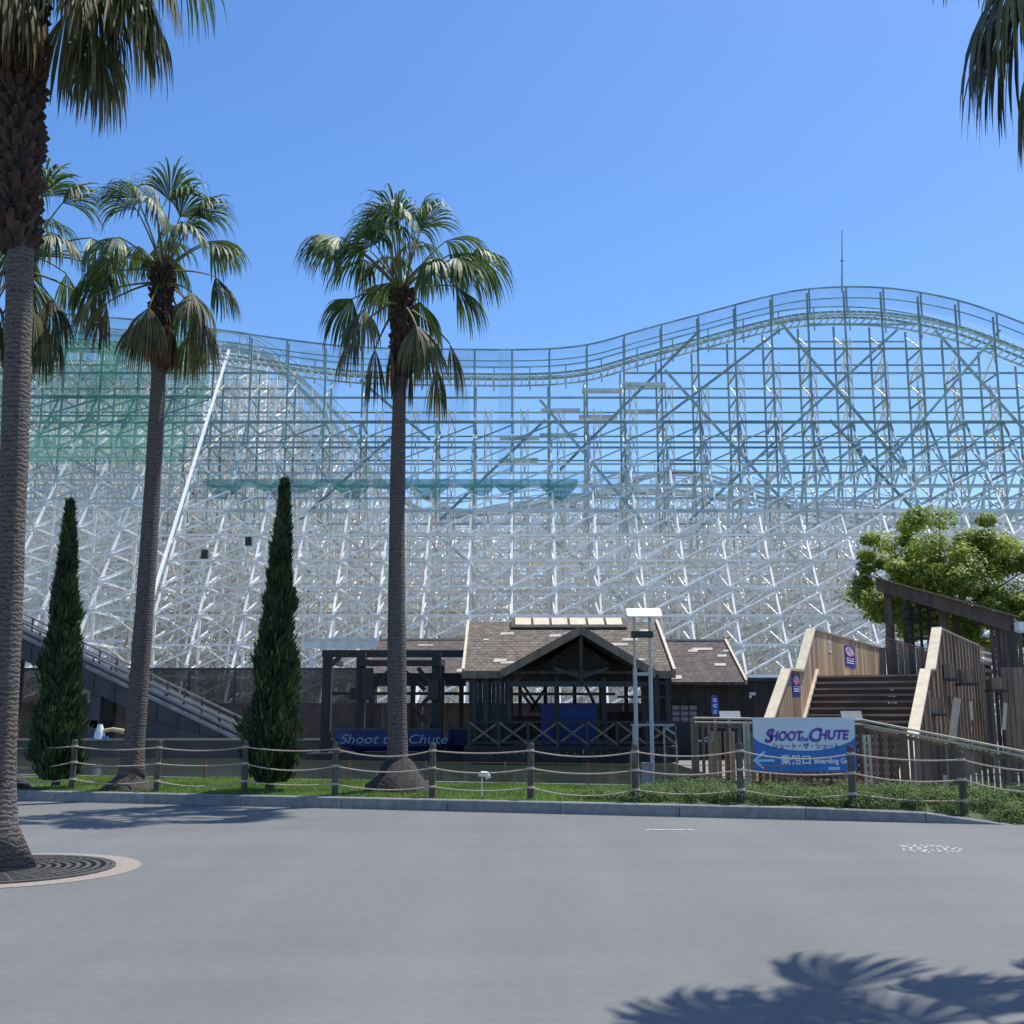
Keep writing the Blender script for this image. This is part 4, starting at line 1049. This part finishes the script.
# ------------------------------------------------------------------ slatted ramp fence with handrails
A0 = P(694,718,23.6); A1 = P(862,720,22.6); A2 = P(1110,775,18.9); A2.z = .75
A0.z = P(694,718,23.6).z
sf = thing('slatted_fence', 'dark brown slatted fence with twin pale handrails in front of the staircase', 'fence', (A1.x,A1.y,0))
mb = MB()
def slats(mb, p, q, zlow, step=.125, w=.065, top_drop=.12, skip=.0, seed=1):
    rs = random.Random(seed); L = (q-p).length; d = (q-p).normalized(); n = Vector((-d.y,d.x,0)).normalized(); s = .05
    while s < L-.03:
        c = p+d*s; zt_ = c.z-top_drop; z0 = zlow+rs.uniform(-.02,.02)
        if rs.random() > skip:
            a_ = Vector((c.x,c.y,z0)); b_ = Vector((c.x,c.y,zt_)); mb.beam(a_, b_, .035, w, 0, up=Vector((d.x,d.y,0)))
        s += step
slats(mb, A0, A1, .18, skip=.04); slats(mb, A1+Vector((.1,0,0)), A2, .12, .115, .07, seed=3)
mb.build('slats', 'wood_slat', sf)
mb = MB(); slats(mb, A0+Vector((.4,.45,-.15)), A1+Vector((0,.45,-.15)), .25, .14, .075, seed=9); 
mb.build('slats', 'wood_light', sf)  # paler back row: sunlit slat bottoms put into the colour
k = 0
for (p, q) in ((A0,A1),(A1,A2)):
    for dz, off in ((0,0),(-.085,-.04)):
        mb = MB(); d = (q-p).normalized(); mb.tube([p+Vector((0,off,dz)), q+Vector((0,off,dz))], .022, 8); mb.build('handrail', 'cap', sf)
    mb = MB(); mb.beam(p+Vector((0,.05,-.16)), q+Vector((0,.05,-.16)), .05, .07); mb.beam(Vector((p.x,p.y+.05,.3)), Vector((q.x,q.y+.05,.22)), .05, .07); mb.build('rail', 'wood_slat', sf)
for f in (0,.33,.66,1):
    p = A0.lerp(A1,f); mb = MB(); mb.beam((p.x,p.y+.08,.1),(p.x,p.y+.08,p.z-.02),.11,.11); mb.build('post', 'wood_slat', sf)
for f in (.2,.42,.64,.86):
    p = A1.lerp(A2,f); mb = MB(); mb.beam((p.x,p.y+.08,.05),(p.x,p.y+.08,p.z-.04),.11,.11); mb.build('post', 'wood_slat', sf)
for (px,Y) in ((746,22.7),(750,22.7),(866,22.3),(871,22.3),(945,21.0)):
    p = P(px,775,Y); mb = MB(); mb.beam((p.x,Y,.2),(p.x,Y,P(px,722 if px < 760 else (735 if px < 900 else 775),Y).z),.05,.06)
    mb.build('pale_picket', 'cap', sf)

# ------------------------------------------------------------------ sign board
YS = 22.2
s0 = P(752.5,719,YS); s1 = P(857,772,YS); SW = s1.x-s0.x; SH = s0.z-s1.z; cx = (s0.x+s1.x)/2
sg = thing('direction_sign', 'blue and pale boarding sign with arrow and ride name on the slatted fence', 'sign', (cx,YS,s1.z))
mb = MB(); mb.box((s0.x,YS,s1.z),(s1.x,YS+.03,s0.z)); mb.build('board', 'blue_sign', sg)
mb = MB(); n = 24; pl = [(s0.x,YS-.004,s0.z),(s0.x,YS-.004,s1.z+SH*.66)]
for k in range(n+1):
    f = k/n; x = s0.x+SW*f; z = s1.z+SH*(.66-.26*math.sin(math.pi*f)**.6)
    pl.append((x,YS-.004,z))
pl.append((s1.x,YS-.004,s0.z)); mb.prism(pl,(0,.003,0)); o = mb.build('pale_panel', 'sign_pale', sg); fix_normals(o)
zc = s0.z
def T(body, px, py, size, m_, **k): 
    q = P(px,py,YS); return text_part(body, size, m_, (q.x, YS-k.pop('dy',.008), q.z), sg, **k)
for dx, dy_, m_, yo in ((.7,-.7,'ink_red',.007),(0,0,'ink_blue',.012)):
    T('S', 767.8+dx, 736.8+dy_, .36, m_, dy=yo, shear=.25, bold=.006); T('HOOT', 785.3+dx, 736.8+dy_, .25, m_, dy=yo, shear=.2, bold=.005, sx=.84)
    T('C', 813.2+dx, 736+dy_, .36, m_, dy=yo, shear=.25, bold=.006); T('HUTE', 832.5+dx, 735.6+dy_, .25, m_, dy=yo, shear=.2, bold=.005, sx=.90)
T('the', 803.5, 739, .15, 'ink_blue', dy=.010, shear=.2, bold=.003, sx=.9)
T('シュート・ザ・シュート', 806, 746.5, .125, 'ink_navy', sx=.95, bold=.002)
T('乗船口', 796, 760.5, .20, 'white_bright', bold=.004)
T('Boarding Gate', 834, 761, .135, 'white_bright', bold=.004, sx=.98)
mb = MB(); q = P(760,760.5,YS-.01)
mb.beam(q+Vector((-.10,0,0)),q+Vector((.28,0,0)),.012,.045,up=(0,0,1)); mb.beam(q+Vector((-.12,-.001,-.012)),q+Vector((.10,-.001,.17)),.012,.045); mb.beam(q+Vector((-.12,-.002,.012)),q+Vector((.10,-.002,-.17)),.012,.045)
mb.build('arrow', 'ink_sky', sg)
mb = MB(); mb.box((s0.x-.03,YS-.01,s0.z+.002),(s1.x+.03,YS+.05,s0.z+.03)); mb.build('top_rail', 'white_bright', sg)
mb = MB(); q = P(834,768.5,YS); mb.box((q.x-.11,YS-.012,q.z-.025),(q.x+.11,YS-.001,q.z+.03)); mb.build('sticker', 'ink_sky', sg)

# blue oval sign
q0 = P(715,706,24.2)
bs = thing('oval_sign', 'small upright blue oval sign with white marks above the slatted fence', 'sign', (q0.x,24.2,0))
mb = MB(); n = 28; h = .23; w = .08
pl = []
for k in range(n):
    a = 2*math.pi*k/n; ca, sa = math.cos(a), math.sin(a); pl.append((q0.x+w*math.copysign(abs(ca)**.6,ca),24.2,q0.z+h*math.copysign(abs(sa)**.8,sa)))
mb.prism(pl,(0,.03,0)); o = mb.build('panel', 'blue_dark', bs); fix_normals(o)
mb = MB()
for dz in (.12,.0,-.13):
    for k in range(3): mb.box((q0.x-.045,24.185,q0.z+dz+.025-k*.028),(q0.x+.045-.02*(k%2),24.199,q0.z+dz+.038-k*.028))
    mb.box((q0.x-.008,24.18,q0.z+dz-.035),(q0.x+.008,24.186,q0.z+dz+.045))
mb.build('marks', 'white_bright', bs)
mb = MB(); mb.tube([(q0.x,24.25,0),(q0.x,24.25,q0.z-.05)], .02, 8); mb.build('pole', 'steel', bs)
# grey boxes on top of fence
for (x0,x1,y0,y1,Y,lb) in ((720,741,711,718.5,24.0,'grey notice box on the slatted fence beside the blue oval sign'),(842,863,711,720,23.2,'grey notice box at the foot of the stairs above the blue sign')):
    a = P(x0,y0,Y); b = P(x1,y1,Y); t = thing('notice_box', lb, 'box', ((a.x+b.x)/2,Y,0), group='grey notice boxes')
    mb = MB(); mb.prism([(a.x,Y,b.z),(b.x,Y,b.z),(b.x,Y+.1,a.z),(a.x,Y+.1,a.z)],(0,.06,0)); o = mb.build('face', 'greybox', t); fix_normals(o)
    mb = MB(); mb.beam(((a.x+b.x)/2,Y+.18,.0),((a.x+b.x)/2,Y+.18,a.z-.02),.06,.06); mb.build('post', 'steel', t)

# ------------------------------------------------------------------ timber staircase
AX = Vector((math.sin(R(28)), math.cos(R(28)), 0)); NX = Vector((math.cos(R(28)), -math.sin(R(28)), 0))
P0 = Vector((5.94,26.0,0))
def SP(s, w, z): return P0+AX*s+NX*w+Vector((0,0,z))
sc = thing('timber_staircase', 'wide dark wooden staircase with high plank side walls climbing to a walkway', 'staircase', SP(0,1.5,0))
def interp(pf, s):
    if s <= pf[0][0]: return pf[0][1]
    for (a,za),(b,zb) in zip(pf,pf[1:]):
        if s <= b: return za if b-a < 1e-6 else za+(zb-za)*(s-a)/(b-a)
    return pf[-1][1]
def pwall(mb, pf, w, zlow, s0, s1, pw=.22, th=.10, sgn=1, mi=0, gap=.03, seed=1):
    rs = random.Random(seed); s = s0
    while s < s1-.01:
        e = min(s+pw-gap, s1); z0 = zlow(s) if callable(zlow) else zlow; t = th+rs.uniform(0,.008)
        a = SP(s,w,0); b = SP(e,w,0); za = interp(pf,s+.001); zb = interp(pf,e-.001)
        ex = NX*t*sgn
        vs = [a+Vector((0,0,z0)), b+Vector((0,0,z0)), b+Vector((0,0,zb)), a+Vector((0,0,za))]
        vs += [v+ex for v in vs]
        fs = [(0,1,2,3),(7,6,5,4),(0,4,5,1),(1,5,6,2),(2,6,7,3),(3,7,4,0)]
        if sgn > 0: fs = [f[::-1] for f in fs]
        mb.add(vs, fs, mi); s += pw
def caps(mb, pf, w, width=.2, th=.06, seed=0):
    for (a,za),(b,zb) in zip(pf,pf[1:]):
        if b-a < .02: continue
        p = SP(a,w,za+th/2+.004); q = SP(b,w,zb+th/2+.004); mb.beam(p,q,width,th)
PL = [(-2.2,.25),(0,1.55),(1.66,2.68),(2.95,2.70),(2.97,2.70),(4.4,3.84),(15.1,3.86)]
def stair_z(s): return max(0, min(2.65, 1.55+(s-3.06)*.77))
s_start = 3.06-1.55/.77
# left wall (inner face sunlit, the sun also put into its colour)
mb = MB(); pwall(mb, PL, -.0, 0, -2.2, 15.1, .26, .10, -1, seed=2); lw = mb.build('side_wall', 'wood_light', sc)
mb = MB(); caps(mb, [(-2.2,.25),(0,1.55),(1.66,2.68),(2.95,2.70)], -.05, .24); caps(mb, [(2.97,2.70),(4.4,3.84)], -.05, .24); mb.build('cap_board', 'cap', lw)  # sunlight on the wall caps put into their pale colour
mb = MB(); caps(mb, [(4.4,3.84),(15.1,3.86)], -.05, .16, .05); mb.build('coping', 'wood_brown', lw)
# right wall
PR = [(-2.2,.25),(0,1.55),(1.8,2.62),(2.55,2.64),(2.57,2.64),(4.2,3.74),(13.2,3.80)]
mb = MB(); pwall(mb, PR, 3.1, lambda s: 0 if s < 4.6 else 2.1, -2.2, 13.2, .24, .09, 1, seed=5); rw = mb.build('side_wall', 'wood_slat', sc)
mb = MB(); caps(mb, [(-2.2,.25),(0,1.55),(1.8,2.62)], 3.14, .24); caps(mb, [(2.57,2.64),(4.2,3.74)], 3.14, .24); mb.build('cap_board', 'cap', rw)  # right-hand caps carry the same sunlit tone in their colour
mb = MB(); caps(mb, [(1.8,2.62),(2.56,2.64)], 3.14, .22, .05); caps(mb, [(4.2,3.74),(13.2,3.80)], 3.14, .2, .05); mb.build('coping', 'wood_brown', rw)
# protruding battens on the outside
s = .3
while s < 13.2:
    mb = MB(); z = interp(PR,s); mb.beam(SP(s,3.25,0), SP(s,3.25,z-.02), .06, .09, 0, up=AX); mb.build('batten', 'wood_brown', sc); s += .78
# steps
z = 0; k = 0; rise = .165; run = rise/.77
nst = 16
for k in range(nst):
    s = s_start+k*run; z = (k+1)*rise
    mb = MB(); a = SP(s,.02,0); b = SP(s,3.06,0)
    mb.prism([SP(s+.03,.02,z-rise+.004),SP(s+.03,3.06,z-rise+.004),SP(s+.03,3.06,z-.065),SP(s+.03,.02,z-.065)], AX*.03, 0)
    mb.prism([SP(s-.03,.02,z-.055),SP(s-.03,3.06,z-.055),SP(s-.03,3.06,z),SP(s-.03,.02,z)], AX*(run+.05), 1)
    o = mb.build('step', ['wood_riser','wood_tread'], sc); fix_normals(o)  # risers darker for shade, nosings lighter for lit edges, both in colour
mb = MB(); mb.beam(SP(s_start+1.2,.05,stair_z(s_start+1.2)+.16), SP(4.5,.05,2.80), .08, .07); mb.build('stringer', 'cap', sc)
mb = MB(); zl = nst*rise
s4 = s_start+nst*run
mb.prism([SP(s4,.02,zl-.12),SP(s4,3.06,zl-.12),SP(s4,3.06,zl),SP(s4,.02,zl)], AX*(19-s4)); o = mb.build('landing', 'wood_tread', sc); fix_normals(o)
# undercroft: added dark backing that stands in for shade, and posts
mb = MB(); pwall(mb, [(0,zl-.15),(20,zl-.15)], 1.9, 0, 5.2, 18.5, .3, .06, 1, seed=8); pwall(mb, [(0,3.3),(20,3.3)], 3.2, 0, 13.25, 16.5, .24, .06, 1, seed=18); mb.build('undercroft_shade_backing', 'wood_dark', sc)
for s in (4.7,7.2,9.7,12.2,14.7):
    mb = MB(); mb.beam(SP(s,3.05,0), SP(s,3.05,2.6), .2, .2, 0, up=AX); mb.beam(SP(s,2.9,1.4), SP(s+.9,2.9,2.5), .1, .12); mb.build('post', 'wood_slat', sc)
# sloping pale boards leaning outside
for (pa,pb,Y,bw) in (((950,738),(957,698),26.0,.17),((936,694),(934,682),27,.07),((971,712),(970,701),28,.07),((1003,722),(1005,703),30,.09)):
    mb = MB(); mb.beam(P(*pa,Y)+Vector((0,0,-.2)), P(*pb,Y), .05, bw, up=(1,0,0)); mb.build('raking_board', 'cap', sc)
# lantern boxes on shelves on outer wall
for (px,py,Y) in ((931,705,26.0),(948.5,671,28.2),(966,676,29.8),(996,683,32.5),(1008,686,33.5)):
    c = P(px,py,Y); t = sc
    w = SP(0,3.3,0)
    mb = MB(); hw = .17
    for k in range(5): mb.box((c.x-hw+k*.07,c.y-.15,c.z-.19),(c.x-hw+k*.07+.06,c.y+.1,c.z+.16))
    lb = mb.build('planter_box', 'wood_brown', sc)
    mb = MB(); mb.box((c.x-.25,c.y-.22,c.z-.25),(c.x+.25,c.y+.25,c.z-.195)); mb.build('shelf', 'wood_dark', lb)
# far end: cross parapet, slat screen
mb = MB(); 
w = 0
while w < 1.4:
    zt_ = 4.28-.48*w/1.4; zt2 = 4.28-.48*min(1.4,w+.19)/1.4
    a = SP(15.2,w,0); b = SP(15.2,w+.18,0); z0 = 2.65
    mb.prism([a+Vector((0,0,z0)), b+Vector((0,0,z0)), b+Vector((0,0,zt2)), a+Vector((0,0,zt_))], AX*.06); w += .2
mb.beam(SP(15.2,1.5,0)+Vector((0,0,2.6)), SP(15.2,1.5,4.2), .2, .2, 0, up=AX)
o = mb.build('cross_parapet', 'wood_slat', sc); fix_normals(o)
mb = MB(); mb.beam(SP(15.2,-.02,4.32), SP(15.2,1.42,3.84), .14, .05); mb.build('parapet_rail', 'wood_brown', sc)
# open rail fence at the right end of the walkway
mb = MB()
for z in (2.85,3.1,3.35,3.6,3.8): mb.beam(SP(13.3,3.12,z), SP(16.2,3.5,z-.05), .04, .12)
mb.build('rail_fence', 'wood_brown', sc)
# pictogram signs
def plate(s, z, w, h, red, lb):
    c = SP(s,.008,z); t = thing('safety_notice', lb, 'sign', c, group='safety notices on the stair wall')
    def pl(ds0, dz0, ds1, dz1, off, mi, nm):
        mb = MB(); o_ = NX*off
        mb.prism([SP(s+ds0,.008,z+dz0)+o_, SP(s+ds1,.008,z+dz0)+o_, SP(s+ds1,.008,z+dz1)+o_, SP(s+ds0,.008,z+dz1)+o_], NX*.004); q = mb.build(nm, mi, t); fix_normals(q)
    if red is None:
        pl(-w/2,-h/2,w/2,h/2,0,'cap','panel'); pl(-w*.3,-h*.2,w*.3,-h*.02,.006,'greybox','mark'); pl(-w*.3,h*.1,w*.3,h*.3,.006,'greybox','mark'); return
    pl(-w/2,-h/2,w/2,h/2,0,'blue_dark','panel')
    mb = MB(); n = 20
    cc = c+Vector((0,0,h*.22))+NX*.006
    ring_ = [cc+AX*math.cos(2*math.pi*k/n)*w*.40+Vector((0,0,1))*math.sin(2*math.pi*k/n)*h*.24 for k in range(n)]
    mb.prism(ring_, NX*.003); q = mb.build('disc', 'white_bright', t); fix_normals(q)
    mb = MB()
    for k in range(n):
        a1 = 2*math.pi*k/n; a2 = 2*math.pi*(k+1)/n
        mb.beam(cc+NX*.005+AX*math.cos(a1)*w*.37+Vector((0,0,1))*math.sin(a1)*h*.22, cc+NX*.005+AX*math.cos(a2)*w*.37+Vector((0,0,1))*math.sin(a2)*h*.22, .008, .03, up=NX)
    mb.beam(cc+NX*.006+AX*-.26*w+Vector((0,0,.16*h)), cc+NX*.006+AX*.26*w-Vector((0,0,.16*h)), .008, .03, up=NX)
    mb.build('prohibition_ring', 'ink_red', t)
    for k in range(3): pl(-w*.35,-h*(.12+.11*k),w*.35,-h*(.07+.11*k),.006,'white_bright','text_bar')
plate(2.32, 2.36, .80, .50, True, 'blue prohibition notice on the lower left stair wall')
plate(9.0, 3.36, 1.5, .62, True, 'blue prohibition notice high on the left landing wall')
plate(6.3, 3.52, .42, .34, None, 'small pale notice high on the left landing wall')

# ------------------------------------------------------------------ shelter at the end of the walkway
sh = thing('walkway_shelter', 'dark open timber shelter with a sloping roof at the top of the stairs', 'shelter', SP(16.2,1.9,0))
s5 = 15.6
zl0, zr0 = 6.15, 4.78
WR = 3.85
mb = MB()
mb.prism([SP(s5-.5,-.15,zl0+.06),SP(s5-.5,WR+.35,zr0-.09),SP(s5-.5,WR+.35,zr0+.06-.0),SP(s5-.5,-.15,zl0+.2)], AX*5.0)
o = mb.build('roof', 'wood_mid', sh); fix_normals(o)
mb = MB(); mb.prism([SP(s5-.56,-.18,zl0-.18),SP(s5-.56,WR+.2,zr0-.42),SP(s5-.56,WR+.2,zr0+.10),SP(s5-.56,-.18,zl0+.24)], AX*.055); o = mb.build('fascia', 'wood_mid', sh); fix_normals(o)
mb = MB(); mb.beam(SP(s5-.6,-.2,zl0+.27), SP(s5-.6,WR+.5,zr0+.06), .2, .05); mb.build('drip_edge', 'wood_brown', sh)
for (w, s, ww) in ((.12,s5,.30),(1.9,s5+.1,.34),(WR-.1,s5,.3),(.12,s5+3.8,.25),(1.9,s5+3.8,.25),(WR-.1,s5+3.8,.25)):
    mb = MB(); z = zl0+(zr0-zl0)*w/WR; mb.beam(SP(s,w,0 if w > 3 else 2.6), SP(s,w,z+.02), ww, .25, 0, up=NX); mb.build('post', 'wood_mid', sh)
mb = MB()
for w in (.55,.85,1.15): mb.beam(SP(s5+2.2,w,2.7), SP(s5+2.2,w,5.6), .1, .1, 0, up=NX)
for z in (5.55,5.1,4.4): mb.beam(SP(s5+2.2,.3,z), SP(s5+2.2,1.5,z), .08, .1)
for k in range(4): mb.beam(SP(s5+2.1,.3,4.6+.28*k), SP(s5+2.1,1.7,4.95+.28*k), .05, .09)
mb.build('lattice_window', 'wood_green', sh)
mb = MB(); w = WR-.45; 
while w < WR+.42:
    z = zl0+(zr0-zl0)*w/WR; a = SP(s5-.3,w,0); b = SP(s5-.3,w+.12,0)
    mb.prism([a, b, b+Vector((0,0,z-.2)), a+Vector((0,0,z-.2))], AX*.08); w += .14
o = mb.build('plank_wall', 'wood_mid', sh); fix_normals(o)
mb = MB()
for k in range(5): mb.beam(SP(s5+.5+k*.9,0,zl0+.0), SP(s5+.5+k*.9,WR,zr0-.1), .1, .16)
mb.build('rafter', 'wood_mid', sh)

# plank screen wall further right
t = thing('plank_screen', 'tall dark plank screen at the right edge below the tree', 'fence', P(1030,760,33)*1)
mb = MB(); q = P(1006,740,33); x = q.x
while x < q.x+4: mb.box((x,33+random.uniform(0,.02),0),(x+.16,33.1,3.0)); x += .175
mb.build('planks', 'wood_slat', t)
mb = MB(); mb.box((q.x,33.11,2.4),(q.x+4,33.2,2.55)); mb.build('rail', 'wood_dark', t)
# lamp at right edge
q = P(1022,627,30); t = thing('globe_lamp', 'pale box lamp on a slim pole at the far right edge', 'lamp', (q.x,30,0))
mb = MB(); mb.box((q.x-.14,29.85,q.z-.11),(q.x+.5,30.15,q.z+.13)); mb.box((q.x-.1,29.9,q.z-.15),(q.x+.46,30.1,q.z-.115)); mb.build('lamp_box', 'white_bright', t)
mb = MB(); mb.tube([(q.x+.2,30,0),(q.x+.2,30,q.z-.16)], .035, 8); mb.build('pole', 'steel', t)

# ------------------------------------------------------------------ pavement markings
q = G(928,849)
t = thing('manhole_cover', 'white dotted oval marking on the grey pavement at right', 'marking', (q.x,q.y,.005))
mb = MB(); rs = random.Random(2)
for r, n in ((.12,9),(.21,15),(.30,22),(.38,30)):
    for k in range(n):
        if rs.random() < .22: continue
        a = 2*math.pi*(k+rs.uniform(-.2,.2))/n; c = Vector((q.x+r*math.cos(a), q.y+r*math.sin(a)*1.0, .006)); s = .022*rs.uniform(.6,1.2)
        mb.add([(c.x+s*math.cos(b*math.pi/3), c.y+s*1.4*math.sin(b*math.pi/3), .006) for b in range(6)], [tuple(range(6))])
mb.build('white_spots', 'mark', t)
q = G(668,830)
t = thing('drain_marking', 'thin broken white line on the pavement before the twin-post lamp', 'marking', (q.x,q.y,.005))
mb = MB(); x = q.x-.32
while x < q.x+.32:
    w = rs.uniform(.05,.12); mb.add([(x,q.y-.03,.006),(x+w,q.y-.035,.006),(x+w,q.y+.03,.006),(x,q.y+.02,.006)],[(0,1,2,3)]); x += w+rs.uniform(.005,.03)
mb.build('paint_strip', 'mark', t)

# ------------------------------------------------------------------ light, sky, camera
az, el = R(52), R(66)
d = Vector((math.cos(el)*math.sin(az), math.cos(el)*math.cos(az), math.sin(el)))
sun = bpy.data.lights.new('sun', 'SUN'); sun.energy = 4.5; sun.angle = R(.5); sun.color = (1,.955,.88)
so = bpy.data.objects.new('sun', sun); COL.objects.link(so); so.rotation_euler = d.to_track_quat('Z','Y').to_euler(); so.location = (0,0,60)
w = bpy.data.worlds.new('World'); scene.world = w; w.use_nodes = True; nt = w.node_tree
sky = nt.nodes.new('ShaderNodeTexSky'); sky.sky_type = 'NISHITA'; sky.sun_disc = False; sky.sun_elevation = el; sky.sun_rotation = az
sky.air_density = 1.0; sky.dust_density = .6; sky.ozone_density = 2.5
hs = nt.nodes.new('ShaderNodeHueSaturation'); hs.inputs['Saturation'].default_value = 1.28; hs.inputs['Hue'].default_value = .506
nt.links.new(sky.outputs[0], hs.inputs['Color']); nt.links.new(hs.outputs[0], nt.nodes['Background'].inputs[0]); nt.nodes['Background'].inputs[1].default_value = .15
cam = bpy.data.cameras.new('camera'); co = bpy.data.objects.new('camera', cam); COL.objects.link(co)
co.location = (0,0,EYE); co.rotation_euler = (math.pi/2+TH,0,0); cam.sensor_width = 36; cam.lens = F/1024*36; cam.clip_end = 3000; cam.clip_start = .1
scene.camera = co
scene.view_settings.view_transform = 'Standard'; scene.view_settings.look = 'None'; scene.view_settings.exposure = 0.34; scene.view_settings.gamma = 1
scene.cycles.transparent_max_bounces = 24
